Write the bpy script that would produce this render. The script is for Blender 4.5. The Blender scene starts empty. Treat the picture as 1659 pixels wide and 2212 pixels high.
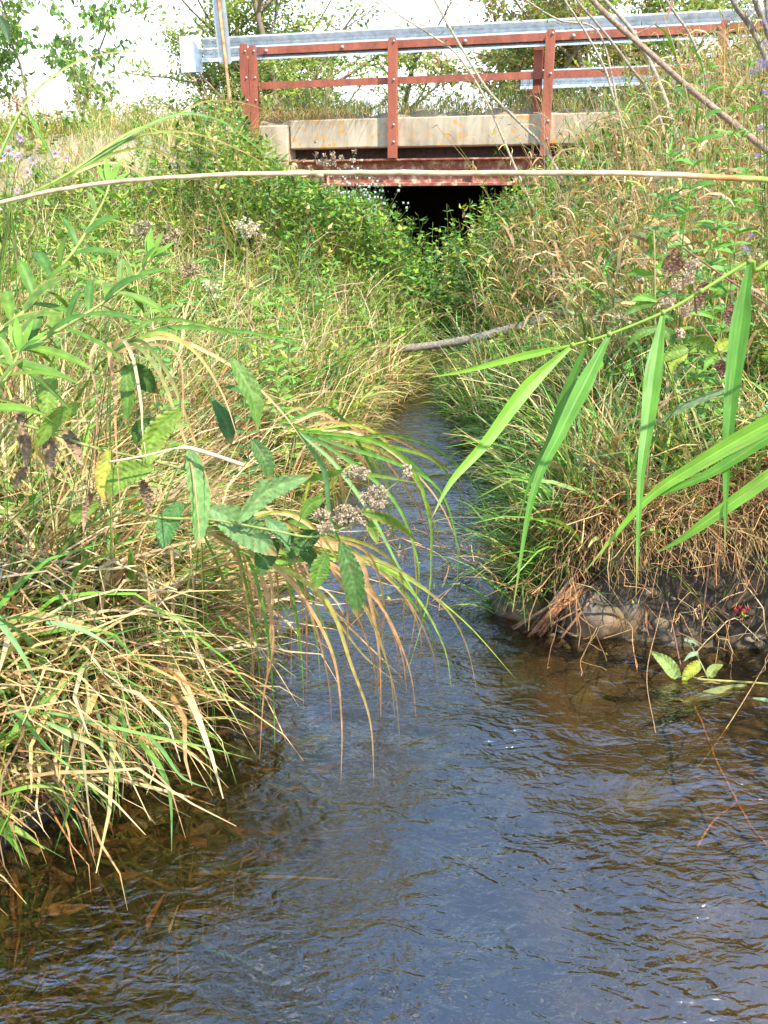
import bpy, bmesh, math, random
import numpy as np
from mathutils import Vector, Matrix

random.seed(7)
rng = np.random.default_rng(11)
PI = math.pi
rad = math.radians
scene = bpy.context.scene
COL = scene.collection

# ------------------------------------------------------------------ camera, sky, sun, exposure
CAM_H, PITCH, FPX = 1.40, rad(19.0), 1916.0          # metres above the water, pitch down, focal length in 1659-px units
cam_data = bpy.data.cameras.new("camera")
cam = bpy.data.objects.new("camera", cam_data)
COL.objects.link(cam)
cam.location = (0.0, 0.0, CAM_H)
cam.rotation_euler = (rad(90) - PITCH, 0.0, 0.0)
cam_data.sensor_fit = 'VERTICAL'
cam_data.sensor_height = 24.0
cam_data.lens = 24.0 * FPX / 2212.0
cam_data.clip_start, cam_data.clip_end = 0.05, 4000.0
scene.camera = cam

SUN_EL = rad(50.0)
SUN_AZ = math.atan2(0.62, -0.72)                       # from +Y towards +X: behind the camera, to the right
world = bpy.data.worlds.new("World")
scene.world = world
world.use_nodes = True
nt = world.node_tree
for n in list(nt.nodes):
    nt.nodes.remove(n)
w_out = nt.nodes.new('ShaderNodeOutputWorld')
w_bg = nt.nodes.new('ShaderNodeBackground')
w_sky = nt.nodes.new('ShaderNodeTexSky')
w_sky.sky_type = 'NISHITA'
w_sky.sun_disc = False
w_sky.sun_elevation = SUN_EL
w_sky.sun_rotation = SUN_AZ
w_sky.air_density, w_sky.dust_density, w_sky.ozone_density = 1.7, 0.2, 6.0
w_tc = nt.nodes.new('ShaderNodeTexCoord')
w_sep = nt.nodes.new('ShaderNodeSeparateXYZ')
nt.links.new(w_tc.outputs['Generated'], w_sep.inputs[0])
w_add = nt.nodes.new('ShaderNodeMath'); w_add.operation = 'ADD'; w_add.inputs[1].default_value = 0.22
nt.links.new(w_sep.outputs['Z'], w_add.inputs[0])
w_div = nt.nodes.new('ShaderNodeVectorMath'); w_div.operation = 'SCALE'
w_inv = nt.nodes.new('ShaderNodeMath'); w_inv.operation = 'DIVIDE'; w_inv.inputs[0].default_value = 1.0
w_max = nt.nodes.new('ShaderNodeMath'); w_max.operation = 'MAXIMUM'; w_max.inputs[1].default_value = 0.12
nt.links.new(w_add.outputs[0], w_max.inputs[0])
nt.links.new(w_max.outputs[0], w_inv.inputs[1])
nt.links.new(w_tc.outputs['Generated'], w_div.inputs[0])
nt.links.new(w_inv.outputs[0], w_div.inputs['Scale'])
w_noise = nt.nodes.new('ShaderNodeTexNoise')
w_noise.inputs['Scale'].default_value = 2.6
w_noise.inputs['Detail'].default_value = 7.0
w_noise.inputs['Roughness'].default_value = 0.58
nt.links.new(w_div.outputs[0], w_noise.inputs['Vector'])
w_ramp = nt.nodes.new('ShaderNodeMapRange')
w_ramp.inputs['From Min'].default_value = 0.54
w_ramp.inputs['From Max'].default_value = 0.76
w_ramp.inputs['To Min'].default_value = 0.02
nt.links.new(w_noise.outputs['Fac'], w_ramp.inputs['Value'])
# the veil of bright haze and cloud low over the horizon
w_low = nt.nodes.new('ShaderNodeMapRange')
w_low.inputs['From Min'].default_value = 0.36
w_low.inputs['From Max'].default_value = 0.10
nt.links.new(w_sep.outputs['Z'], w_low.inputs['Value'])
w_cov = nt.nodes.new('ShaderNodeMath'); w_cov.operation = 'MAXIMUM'
nt.links.new(w_ramp.outputs[0], w_cov.inputs[0])
nt.links.new(w_low.outputs[0], w_cov.inputs[1])
w_mix = nt.nodes.new('ShaderNodeMix'); w_mix.data_type = 'RGBA'
nt.links.new(w_cov.outputs[0], w_mix.inputs['Factor'])
nt.links.new(w_sky.outputs[0], w_mix.inputs[6])
w_mix.inputs[7].default_value = (6.0, 6.15, 6.45, 1.0)
nt.links.new(w_mix.outputs[2], w_bg.inputs['Color'])
w_bg.inputs['Strength'].default_value = 0.15
nt.links.new(w_bg.outputs[0], w_out.inputs['Surface'])

sun_data = bpy.data.lights.new("sun", 'SUN')
sun_data.energy = 3.3
sun_data.angle = rad(0.55)
sun_data.color = (1.0, 0.93, 0.80)
sun = bpy.data.objects.new("sun", sun_data)
COL.objects.link(sun)
sun_dir = Vector((math.sin(SUN_AZ) * math.cos(SUN_EL), math.cos(SUN_AZ) * math.cos(SUN_EL), math.sin(SUN_EL)))
sun.rotation_euler = sun_dir.to_track_quat('Z', 'Y').to_euler()
sun.location = sun_dir * 30

scene.view_settings.view_transform = 'Standard'
scene.view_settings.look = 'None'
scene.view_settings.gamma = 1.0
scene.view_settings.exposure = 1.7
scene.render.engine = 'CYCLES'
scene.cycles.use_denoising = True
scene.cycles.max_bounces = 8
scene.cycles.transparent_max_bounces = 12
scene.cycles.sample_clamp_indirect = 6.0

# ------------------------------------------------------------------ where a direction of the photograph meets the place
_F = np.array([0, math.cos(PITCH), -math.sin(PITCH)])
_U = np.array([0, math.sin(PITCH), math.cos(PITCH)])
_R = np.array([1.0, 0, 0])
_C = np.array([0, 0, CAM_H])
def at(x, y, d):
    return _C + (_F + _R * (x - 829.5) / FPX + _U * (1106 - y) / FPX) * d
def atz(x, y, z=0.0):
    r = _F + _R * (x - 829.5) / FPX + _U * (1106 - y) / FPX
    return _C + r * ((z - CAM_H) / r[2])

# ------------------------------------------------------------------ object helpers
def tag(o, label=None, cat=None, group=None, kind=None):
    if label: o["label"] = label
    if cat: o["category"] = cat
    if group: o["group"] = group
    if kind: o["kind"] = kind
    return o
def empty(name, loc=(0, 0, 0), rz=0.0):
    o = bpy.data.objects.new(name, None)
    COL.objects.link(o)
    o.empty_display_size = 0.1
    o.location = loc
    o.rotation_euler = (0, 0, rz)
    return o
def link(name, me, parent=None):
    o = bpy.data.objects.new(name, me)
    COL.objects.link(o)
    if parent is not None:
        o.parent = parent
    return o

class MB:
    """collects vertices, polygons and vertex colours; build() makes ONE mesh object"""
    def __init__(s):
        s.V, s.Q, s.T, s.C, s.n = [], [], [], [], 0
    def add(s, V, Q=None, T=None, C=(1, 1, 1)):
        V = np.asarray(V, float).reshape(-1, 3)
        C = np.asarray(C, float)
        if C.ndim == 1:
            C = np.tile(C, (len(V), 1))
        s.V.append(V); s.C.append(C.reshape(-1, 3))
        if Q is not None and len(Q): s.Q.append(np.asarray(Q, np.int64).reshape(-1, 4) + s.n)
        if T is not None and len(T): s.T.append(np.asarray(T, np.int64).reshape(-1, 3) + s.n)
        s.n += len(V)
        return s
    def mesh(s, name, mat, smooth=True, origin=None):
        V = np.concatenate(s.V) if s.V else np.zeros((0, 3))
        if origin is not None:
            V = V - np.asarray(origin, float)
        Q = np.concatenate(s.Q) if s.Q else np.zeros((0, 4), np.int64)
        T = np.concatenate(s.T) if s.T else np.zeros((0, 3), np.int64)
        me = bpy.data.meshes.new(name)
        me.vertices.add(len(V))
        me.vertices.foreach_set('co', V.astype(np.float32).ravel())
        loops = np.concatenate([Q.ravel(), T.ravel()]).astype(np.int32)
        me.loops.add(len(loops))
        me.loops.foreach_set('vertex_index', loops)
        np_ = len(Q) + len(T)
        me.polygons.add(np_)
        st = np.concatenate([np.arange(len(Q)) * 4, len(Q) * 4 + np.arange(len(T)) * 3]).astype(np.int32)
        me.polygons.foreach_set('loop_start', st)
        me.update(calc_edges=True)
        me.polygons.foreach_set('use_smooth', np.full(np_, bool(smooth)))
        a = me.attributes.new('Col', 'FLOAT_COLOR', 'POINT')
        c = np.ones((len(V), 4), np.float32)
        if len(V):
            c[:, :3] = np.concatenate(s.C)
        a.data.foreach_set('color', c.ravel())
        if mat is not None:
            me.materials.append(mat)
        return me
    def build(s, name, mat, parent=None, smooth=True, origin=None):
        return link(name, s.mesh(name, mat, smooth, origin), parent)

    # ---- shapes
    def box(s, x0, x1, y0, y1, z0, z1, C=(1, 1, 1)):
        V = [(x, y, z) for x in (x0, x1) for y in (y0, y1) for z in (z0, z1)]
        Q = [(0, 1, 3, 2), (4, 6, 7, 5), (0, 4, 5, 1), (2, 3, 7, 6), (0, 2, 6, 4), (1, 5, 7, 3)]
        return s.add(V, Q, None, C)
    def prism(s, prof, a0, a1, axis='x', C=(1, 1, 1)):
        """closed profile (list of 2D points) swept between a0 and a1"""
        n = len(prof)
        V = []
        for a in (a0, a1):
            for p, q in prof:
                V.append((a, p, q) if axis == 'x' else ((p, a, q) if axis == 'y' else (p, q, a)))
        Q = [(i, (i + 1) % n, n + (i + 1) % n, n + i) for i in range(n)]
        T = []
        for i in range(1, n - 1):
            T.append((0, i + 1, i)); T.append((n, n + i, n + i + 1))
        return s.add(V, Q, T, C)
    def tube(s, P, r, sides=6, C=(1, 1, 1), cap=True):
        P = np.asarray(P, float); K = len(P)
        r = np.broadcast_to(np.asarray(r, float), (K,))
        C = np.asarray(C, float)
        t = np.gradient(P, axis=0); t /= np.linalg.norm(t, axis=1)[:, None] + 1e-9
        up = np.array([0, 0, 1.0]) if abs(t[0, 2]) < 0.9 else np.array([1.0, 0, 0])
        a = np.cross(t, up); a /= np.linalg.norm(a, axis=1)[:, None] + 1e-9
        b = np.cross(t, a)
        ang = np.linspace(0, 2 * PI, sides, endpoint=False)
        V = P[:, None] + r[:, None, None] * (a[:, None] * np.cos(ang)[None, :, None] + b[:, None] * np.sin(ang)[None, :, None])
        Q = [(k * sides + i, k * sides + (i + 1) % sides, (k + 1) * sides + (i + 1) % sides, (k + 1) * sides + i) for k in range(K - 1) for i in range(sides)]
        V = V.reshape(-1, 3)
        T = []
        if cap:
            V = np.concatenate([V, P[:1], P[-1:]])
            n0 = K * sides
            for i in range(sides):
                T.append((n0, (i + 1) % sides, i)); T.append((n0 + 1, n0 - sides + i, n0 - sides + (i + 1) % sides))
        if C.ndim == 2:
            Cv = np.repeat(C, sides, axis=0)
            if cap: Cv = np.concatenate([Cv, C[:1], C[-1:]])
        else:
            Cv = C
        return s.add(V, Q, T, Cv)

def spline(pts, n=24):
    """Catmull-Rom through the given points"""
    P = np.asarray(pts, float)
    if len(P) == 2:
        t = np.linspace(0, 1, n)[:, None]
        return P[0] * (1 - t) + P[1] * t
    P = np.concatenate([2 * P[:1] - P[1:2], P, 2 * P[-1:] - P[-2:-1]])
    m = len(P) - 3
    out = []
    for u in np.linspace(0, m, n):
        i = min(int(u), m - 1); t = u - i
        a, b, c, d = P[i], P[i + 1], P[i + 2], P[i + 3]
        out.append(0.5 * ((2 * b) + (-a + c) * t + (2 * a - 5 * b + 4 * c - d) * t * t + (-a + 3 * b - 3 * c + d) * t ** 3))
    return np.array(out)
def pix(pts, n=24):
    """spline through (photo x, photo y, distance) points"""
    return spline([at(*p) for p in pts], n)

# ------------------------------------------------------------------ materials
def new_mat(name):
    m = bpy.data.materials.new(name)
    m.use_nodes = True
    t = m.node_tree
    for n in list(t.nodes): t.nodes.remove(n)
    out = t.nodes.new('ShaderNodeOutputMaterial')
    return m, t, out
def nd(t, kind, **kw):
    n = t.nodes.new(kind)
    for k, v in kw.items():
        if k in n.inputs.keys(): n.inputs[k].default_value = v
        else: setattr(n, k, v)
    return n
def ramp(t, fac, stops):
    r = t.nodes.new('ShaderNodeValToRGB')
    e = r.color_ramp.elements
    while len(e) > 1: e.remove(e[-1])
    e[0].position, e[0].color = stops[0][0], (*stops[0][1], 1)
    for p, c in stops[1:]:
        x = e.new(p); x.color = (*c, 1)
    t.links.new(fac, r.inputs[0])
    return r.outputs[0]
def mixc(t, f, a, b, mode='MIX'):
    m = t.nodes.new('ShaderNodeMix'); m.data_type = 'RGBA'; m.blend_type = mode
    for i, v in ((0, f), (6, a), (7, b)):
        if hasattr(v, 'default_value') or hasattr(v, 'is_linked'): t.links.new(v, m.inputs[i])
        elif i == 0: m.inputs[0].default_value = v
        else: m.inputs[i].default_value = (*v, 1)
    return m.outputs[2]

def plant_mat(name, transl=0.35, rough=0.5, spec=0.35, vary=0.25, streak=60.0, bump=0.0):
    m, t, out = new_mat(name)
    at_ = nd(t, 'ShaderNodeAttribute', attribute_name='Col')
    tc = nd(t, 'ShaderNodeTexCoord')
    nz = nd(t, 'ShaderNodeTexNoise', Scale=streak, Detail=3.0)
    t.links.new(tc.outputs['Object'], nz.inputs['Vector'])
    mr = nd(t, 'ShaderNodeMapRange'); mr.inputs['To Min'].default_value = 1 - vary; mr.inputs['To Max'].default_value = 1 + vary
    mr.inputs['From Min'].default_value = 0.3; mr.inputs['From Max'].default_value = 0.7
    t.links.new(nz.outputs['Fac'], mr.inputs['Value'])
    sc = nd(t, 'ShaderNodeVectorMath', operation='SCALE')
    t.links.new(at_.outputs['Color'], sc.inputs[0]); t.links.new(mr.outputs[0], sc.inputs['Scale'])
    b = nd(t, 'ShaderNodeBsdfPrincipled', Roughness=rough)
    b.inputs['Specular IOR Level'].default_value = spec
    t.links.new(sc.outputs[0], b.inputs['Base Color'])
    if bump:
        bp = nd(t, 'ShaderNodeBump', Strength=bump, Distance=0.004)
        vo = nd(t, 'ShaderNodeTexVoronoi', Scale=220.0)
        t.links.new(tc.outputs['Object'], vo.inputs['Vector'])
        t.links.new(vo.outputs['Distance'], bp.inputs['Height'])
        t.links.new(bp.outputs[0], b.inputs['Normal'])
    if transl > 0:
        tr = nd(t, 'ShaderNodeBsdfTranslucent')
        g = mixc(t, 1.0, sc.outputs[0], (1.15, 1.1, 0.6), 'MULTIPLY')
        t.links.new(g, tr.inputs['Color'])
        mx = nd(t, 'ShaderNodeMixShader'); mx.inputs[0].default_value = transl
        t.links.new(b.outputs[0], mx.inputs[1]); t.links.new(tr.outputs[0], mx.inputs[2])
        t.links.new(mx.outputs[0], out.inputs[0])
    else:
        t.links.new(b.outputs[0], out.inputs[0])
    return m
M = {}
M['grass'] = plant_mat('grass', 0.30, 0.45, 0.4, 0.28, 45.0)
M['leaf'] = plant_mat('leaf', 0.32, 0.5, 0.3, 0.25, 55.0)
M['tree_leaf'] = plant_mat('tree_leaf', 0.5, 0.55, 0.25, 0.2, 3.0)
M['reed_leaf'] = plant_mat('reed_leaf', 0.42, 0.45, 0.3, 0.16, 30.0)
M['dry'] = plant_mat('dry', 0.15, 0.75, 0.15, 0.3, 90.0)
M['bark'] = plant_mat('bark', 0.0, 0.85, 0.15, 0.4, 60.0, bump=0.6)
M['petal'] = plant_mat('petal', 0.3, 0.6, 0.2, 0.1, 60.0)

def rust_mat():
    m, t, out = new_mat('weathering_steel')
    tc = nd(t, 'ShaderNodeTexCoord')
    n1 = nd(t, 'ShaderNodeTexNoise', Scale=3.0, Detail=8.0, Roughness=0.65)
    mp = nd(t, 'ShaderNodeMapping'); mp.inputs['Scale'].default_value = (2.0, 2.0, 0.5)
    t.links.new(tc.outputs['Object'], mp.inputs[0]); t.links.new(mp.outputs[0], n1.inputs['Vector'])
    n2 = nd(t, 'ShaderNodeTexNoise', Scale=60.0, Detail=4.0)
    t.links.new(tc.outputs['Object'], n2.inputs['Vector'])
    c = ramp(t, n1.outputs['Fac'], [(0.3, (0.17, 0.042, 0.022)), (0.5, (0.31, 0.072, 0.036)), (0.7, (0.42, 0.115, 0.055)), (0.85, (0.50, 0.20, 0.10))])
    c2 = mixc(t, 0.25, c, ramp(t, n2.outputs['Fac'], [(0.35, (0.09, 0.03, 0.02)), (0.65, (0.4, 0.15, 0.08))]))
    b = nd(t, 'ShaderNodeBsdfPrincipled', Roughness=0.72, Metallic=0.0)
    t.links.new(c2, b.inputs['Base Color'])
    bp = nd(t, 'ShaderNodeBump', Strength=0.25, Distance=0.004)
    t.links.new(n2.outputs['Fac'], bp.inputs['Height']); t.links.new(bp.outputs[0], b.inputs['Normal'])
    t.links.new(b.outputs[0], out.inputs[0])
    return m
M['rust'] = rust_mat()
def girder_mat():
    m, t, out = new_mat('flaking_girder_paint')
    tc = nd(t, 'ShaderNodeTexCoord')
    n1 = nd(t, 'ShaderNodeTexNoise', Scale=9.0, Detail=9.0, Roughness=0.7)
    t.links.new(tc.outputs['Object'], n1.inputs['Vector'])
    c = ramp(t, n1.outputs['Fac'], [(0.32, (0.13, 0.04, 0.03)), (0.46, (0.27, 0.075, 0.05)), (0.53, (0.33, 0.13, 0.075)), (0.58, (0.55, 0.37, 0.24)), (0.8, (0.6, 0.46, 0.33))])
    b = nd(t, 'ShaderNodeBsdfPrincipled', Roughness=0.8)
    t.links.new(c, b.inputs['Base Color'])
    bp = nd(t, 'ShaderNodeBump', Strength=0.4, Distance=0.006)
    t.links.new(n1.outputs['Fac'], bp.inputs['Height']); t.links.new(bp.outputs[0], b.inputs['Normal'])
    t.links.new(b.outputs[0], out.inputs[0])
    return m
M['girder'] = girder_mat()
def zinc_mat(name='galvanised_steel', tint=(0.62, 0.66, 0.68)):
    m, t, out = new_mat(name)
    tc = nd(t, 'ShaderNodeTexCoord')
    n1 = nd(t, 'ShaderNodeTexNoise', Scale=14.0, Detail=5.0)
    t.links.new(tc.outputs['Object'], n1.inputs['Vector'])
    n2 = nd(t, 'ShaderNodeTexVoronoi', Scale=55.0)
    t.links.new(tc.outputs['Object'], n2.inputs['Vector'])
    a = tuple(v * 0.82 for v in tint); b_ = tuple(min(1, v * 1.12) for v in tint)
    c = ramp(t, n1.outputs['Fac'], [(0.35, a), (0.65, b_)])
    c = mixc(t, 0.12, c, n2.outputs['Color'], 'MULTIPLY')
    b = nd(t, 'ShaderNodeBsdfPrincipled', Roughness=0.45, Metallic=0.45)
    t.links.new(c, b.inputs['Base Color'])
    t.links.new(b.outputs[0], out.inputs[0])
    return m
M['zinc'] = zinc_mat()
M['sign_back'] = zinc_mat('sign_back_aluminium', (0.40, 0.43, 0.42))
def concrete_mat(name, lichen):
    m, t, out = new_mat(name)
    tc = nd(t, 'ShaderNodeTexCoord')
    n1 = nd(t, 'ShaderNodeTexNoise', Scale=2.2, Detail=9.0, Roughness=0.62)
    t.links.new(tc.outputs['Object'], n1.inputs['Vector'])
    c = ramp(t, n1.outputs['Fac'], [(0.28, (0.26, 0.20, 0.14)), (0.5, (0.44, 0.35, 0.24)), (0.72, (0.56, 0.46, 0.33))])
    mp = nd(t, 'ShaderNodeMapping'); mp.inputs['Scale'].default_value = (6.0, 6.0, 0.6)
    t.links.new(tc.outputs['Object'], mp.inputs[0])
    n3 = nd(t, 'ShaderNodeTexNoise', Scale=2.5, Detail=4.0)
    t.links.new(mp.outputs[0], n3.inputs['Vector'])
    st = ramp(t, n3.outputs['Fac'], [(0.48, (1, 1, 1)), (0.68, (0.50, 0.43, 0.34))])
    c = mixc(t, 0.5, c, st, 'MULTIPLY')
    if lichen:
        nw = nd(t, 'ShaderNodeTexNoise', Scale=30.0, Detail=3.0)
        t.links.new(tc.outputs['Object'], nw.inputs['Vector'])
        wv = nd(t, 'ShaderNodeVectorMath', operation='SCALE'); wv.inputs['Scale'].default_value = 0.06
        t.links.new(nw.outputs['Color'], wv.inputs[0])
        wa = nd(t, 'ShaderNodeVectorMath', operation='ADD')
        t.links.new(tc.outputs['Object'], wa.inputs[0]); t.links.new(wv.outputs[0], wa.inputs[1])
        v = nd(t, 'ShaderNodeTexVoronoi', Scale=12.0)
        t.links.new(wa.outputs[0], v.inputs['Vector'])
        sc_ = nd(t, 'ShaderNodeSeparateColor'); t.links.new(v.outputs['Color'], sc_.inputs[0])
        v2 = nd(t, 'ShaderNodeTexNoise', Scale=1.7, Detail=2.0)
        t.links.new(tc.outputs['Object'], v2.inputs['Vector'])
        th = nd(t, 'ShaderNodeMath', operation='MULTIPLY'); t.links.new(sc_.outputs[0], th.inputs[0]); t.links.new(v2.outputs['Fac'], th.inputs[1])
        sb = nd(t, 'ShaderNodeMath', operation='SUBTRACT'); t.links.new(th.outputs[0], sb.inputs[0]); t.links.new(v.outputs['Distance'], sb.inputs[1])
        f = nd(t, 'ShaderNodeMapRange'); f.inputs['From Min'].default_value = 0.06; f.inputs['From Max'].default_value = 0.16
        t.links.new(sb.outputs[0], f.inputs['Value'])
        f2 = nd(t, 'ShaderNodeMath', operation='MULTIPLY'); f2.inputs[1].default_value = 0.85
        t.links.new(f.outputs[0], f2.inputs[0])
        c = mixc(t, f2.outputs[0], c, (0.62, 0.25, 0.04))
    b = nd(t, 'ShaderNodeBsdfPrincipled', Roughness=0.9)
    t.links.new(c, b.inputs['Base Color'])
    bp = nd(t, 'ShaderNodeBump', Strength=0.35, Distance=0.01)
    t.links.new(n1.outputs['Fac'], bp.inputs['Height']); t.links.new(bp.outputs[0], b.inputs['Normal'])
    t.links.new(b.outputs[0], out.inputs[0])
    return m
M['concrete'] = concrete_mat('lichen_concrete', True)
M['abut'] = concrete_mat('old_concrete', False)
def earth_mat():
    m, t, out = new_mat('earth_and_streambed')
    tc = nd(t, 'ShaderNodeTexCoord')
    n1 = nd(t, 'ShaderNodeTexNoise', Scale=2.0, Detail=10.0, Roughness=0.6)
    t.links.new(tc.outputs['Object'], n1.inputs['Vector'])
    n2 = nd(t, 'ShaderNodeTexVoronoi', Scale=38.0); n2.inputs['Randomness'].default_value = 1.0
    t.links.new(tc.outputs['Object'], n2.inputs['Vector'])
    bed = ramp(t, n1.outputs['Fac'], [(0.3, (0.05, 0.036, 0.016)), (0.5, (0.105, 0.076, 0.034)), (0.7, (0.17, 0.125, 0.06))])
    peb = ramp(t, n2.outputs['Color'], [(0.2, (0.04, 0.03, 0.015)), (0.8, (0.19, 0.145, 0.08))])
    bed = mixc(t, 0.35, bed, peb)
    sp0 = nd(t, 'ShaderNodeSeparateXYZ'); t.links.new(tc.outputs['Object'], sp0.inputs[0])
    nb = nd(t, 'ShaderNodeTexNoise', Scale=3.0, Detail=3.0); t.links.new(tc.outputs['Object'], nb.inputs['Vector'])
    ad = nd(t, 'ShaderNodeMath', operation='ADD'); t.links.new(sp0.outputs['X'], ad.inputs[0]); t.links.new(nb.outputs['Fac'], ad.inputs[1])
    fs = nd(t, 'ShaderNodeMapRange'); fs.inputs['From Min'].default_value = 0.80; fs.inputs['From Max'].default_value = 1.30
    t.links.new(ad.outputs[0], fs.inputs['Value'])
    silt = mixc(t, 0.75, mixc(t, 0.8, bed, (0.16, 0.15, 0.11), 'MULTIPLY'), (0.012, 0.012, 0.009))   # weedy silt in the channel, sand on the right
    bed = mixc(t, fs.outputs[0], silt, bed)
    soil = ramp(t, n1.outputs['Fac'], [(0.3, (0.06, 0.05, 0.025)), (0.7, (0.16, 0.125, 0.07))])
    sp = nd(t, 'ShaderNodeSeparateXYZ'); t.links.new(tc.outputs['Object'], sp.inputs[0])
    dryd = ramp(t, n1.outputs['Fac'], [(0.3, (0.20, 0.15, 0.09)), (0.7, (0.42, 0.33, 0.22))])      # dry road dirt on the embankment
    f6 = nd(t, 'ShaderNodeMapRange'); f6.inputs['From Min'].default_value = 1.2; f6.inputs['From Max'].default_value = 1.9
    t.links.new(sp.outputs['Z'], f6.inputs['Value'])
    soil = mixc(t, f6.outputs[0], soil, dryd)
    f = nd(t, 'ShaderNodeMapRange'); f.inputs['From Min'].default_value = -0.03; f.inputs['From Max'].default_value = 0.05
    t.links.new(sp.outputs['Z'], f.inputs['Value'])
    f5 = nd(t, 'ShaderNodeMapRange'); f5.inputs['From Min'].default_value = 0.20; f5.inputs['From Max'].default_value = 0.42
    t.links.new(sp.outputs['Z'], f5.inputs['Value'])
    mud = mixc(t, f5.outputs[0], (0.040, 0.029, 0.018), soil)     # wet mud, darkened higher up to stand in for shade under the overhang
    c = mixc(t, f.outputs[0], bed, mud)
    b = nd(t, 'ShaderNodeBsdfPrincipled', Roughness=0.9)
    t.links.new(c, b.inputs['Base Color'])
    bp = nd(t, 'ShaderNodeBump', Strength=0.6, Distance=0.02)
    n4 = nd(t, 'ShaderNodeTexNoise', Scale=26.0, Detail=8.0, Roughness=0.7)
    t.links.new(tc.outputs['Object'], n4.inputs['Vector'])
    t.links.new(n4.outputs['Fac'], bp.inputs['Height']); t.links.new(bp.outputs[0], b.inputs['Normal'])
    t.links.new(b.outputs[0], out.inputs[0])
    return m
M['earth'] = earth_mat()
def plain_mat(name, c0, c1, scale=30.0, rough=0.85):
    m, t, out = new_mat(name)
    tc = nd(t, 'ShaderNodeTexCoord')
    n1 = nd(t, 'ShaderNodeTexNoise', Scale=scale, Detail=6.0)
    t.links.new(tc.outputs['Object'], n1.inputs['Vector'])
    b = nd(t, 'ShaderNodeBsdfPrincipled', Roughness=rough)
    t.links.new(ramp(t, n1.outputs['Fac'], [(0.35, c0), (0.65, c1)]), b.inputs['Base Color'])
    t.links.new(b.outputs[0], out.inputs[0])
    return m
M['asphalt'] = plain_mat('asphalt', (0.04, 0.04, 0.04), (0.07, 0.068, 0.065), 80.0)
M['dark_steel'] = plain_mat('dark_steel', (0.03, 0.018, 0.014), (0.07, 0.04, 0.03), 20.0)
M['sticker'] = plain_mat('sticker', (0.6, 0.6, 0.58), (0.7, 0.7, 0.68), 20.0, 0.5)
M['bolt'] = plain_mat('bolt_steel', (0.25, 0.2, 0.17), (0.38, 0.33, 0.3), 50.0, 0.5)
M['stake'] = plain_mat('painted_stake', (0.34, 0.10, 0.05), (0.55, 0.36, 0.16), 14.0, 0.8)

def water_mat():
    m, t, out = new_mat('stream_water')
    tc = nd(t, 'ShaderNodeTexCoord')
    mp = nd(t, 'ShaderNodeMapping'); mp.inputs['Scale'].default_value = (1.0, 1.7, 1.0); mp.inputs['Rotation'].default_value = (0, 0, rad(14))
    t.links.new(tc.outputs['Object'], mp.inputs[0])
    n1 = nd(t, 'ShaderNodeTexNoise', Scale=7.5, Detail=2.0, Roughness=0.5, Distortion=1.6)
    n2 = nd(t, 'ShaderNodeTexNoise', Scale=26.0, Detail=2.0, Roughness=0.5, Distortion=0.8)
    for n in (n1, n2): t.links.new(mp.outputs[0], n.inputs['Vector'])
    # calmer and livelier patches of the surface
    n3 = nd(t, 'ShaderNodeTexNoise', Scale=2.6, Detail=2.0)
    t.links.new(tc.outputs['Object'], n3.inputs['Vector'])
    f = nd(t, 'ShaderNodeMapRange'); f.inputs['From Min'].default_value = 0.35; f.inputs['From Max'].default_value = 0.65
    f.inputs['To Min'].default_value = 0.22; f.inputs['To Max'].default_value = 1.0
    t.links.new(n3.outputs['Fac'], f.inputs['Value'])
    a = nd(t, 'ShaderNodeMath', operation='MULTIPLY'); a.inputs[1].default_value = 0.5
    t.links.new(n2.outputs['Fac'], a.inputs[0])
    s = nd(t, 'ShaderNodeMath', operation='ADD')
    t.links.new(n1.outputs['Fac'], s.inputs[0]); t.links.new(a.outputs[0], s.inputs[1])
    h = nd(t, 'ShaderNodeMath', operation='MULTIPLY')
    t.links.new(s.outputs[0], h.inputs[0]); t.links.new(f.outputs[0], h.inputs[1])
    bp = nd(t, 'ShaderNodeBump', Strength=1.0, Distance=0.018)
    t.links.new(h.outputs[0], bp.inputs['Height'])
    gl = nd(t, 'ShaderNodeBsdfGlossy', Roughness=0.03)
    t.links.new(bp.outputs[0], gl.inputs['Normal'])
    tr = nd(t, 'ShaderNodeBsdfTransparent', Color=(0.70, 0.61, 0.43, 1))
    lw = nd(t, 'ShaderNodeLayerWeight', Blend=0.5)                 # Schlick reflectance, alike from above and below
    t.links.new(bp.outputs[0], lw.inputs['Normal'])
    pw = nd(t, 'ShaderNodeMath', operation='POWER'); pw.inputs[1].default_value = 4.0
    t.links.new(lw.outputs['Facing'], pw.inputs[0])
    fr = nd(t, 'ShaderNodeMapRange'); fr.inputs['To Min'].default_value = 0.19; fr.inputs['To Max'].default_value = 1.0
    t.links.new(pw.outputs[0], fr.inputs['Value'])
    mx = nd(t, 'ShaderNodeMixShader')
    t.links.new(fr.outputs[0], mx.inputs[0]); t.links.new(tr.outputs[0], mx.inputs[1]); t.links.new(gl.outputs[0], mx.inputs[2])
    t.links.new(mx.outputs[0], out.inputs[0])
    return m
M['water'] = water_mat()

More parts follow.
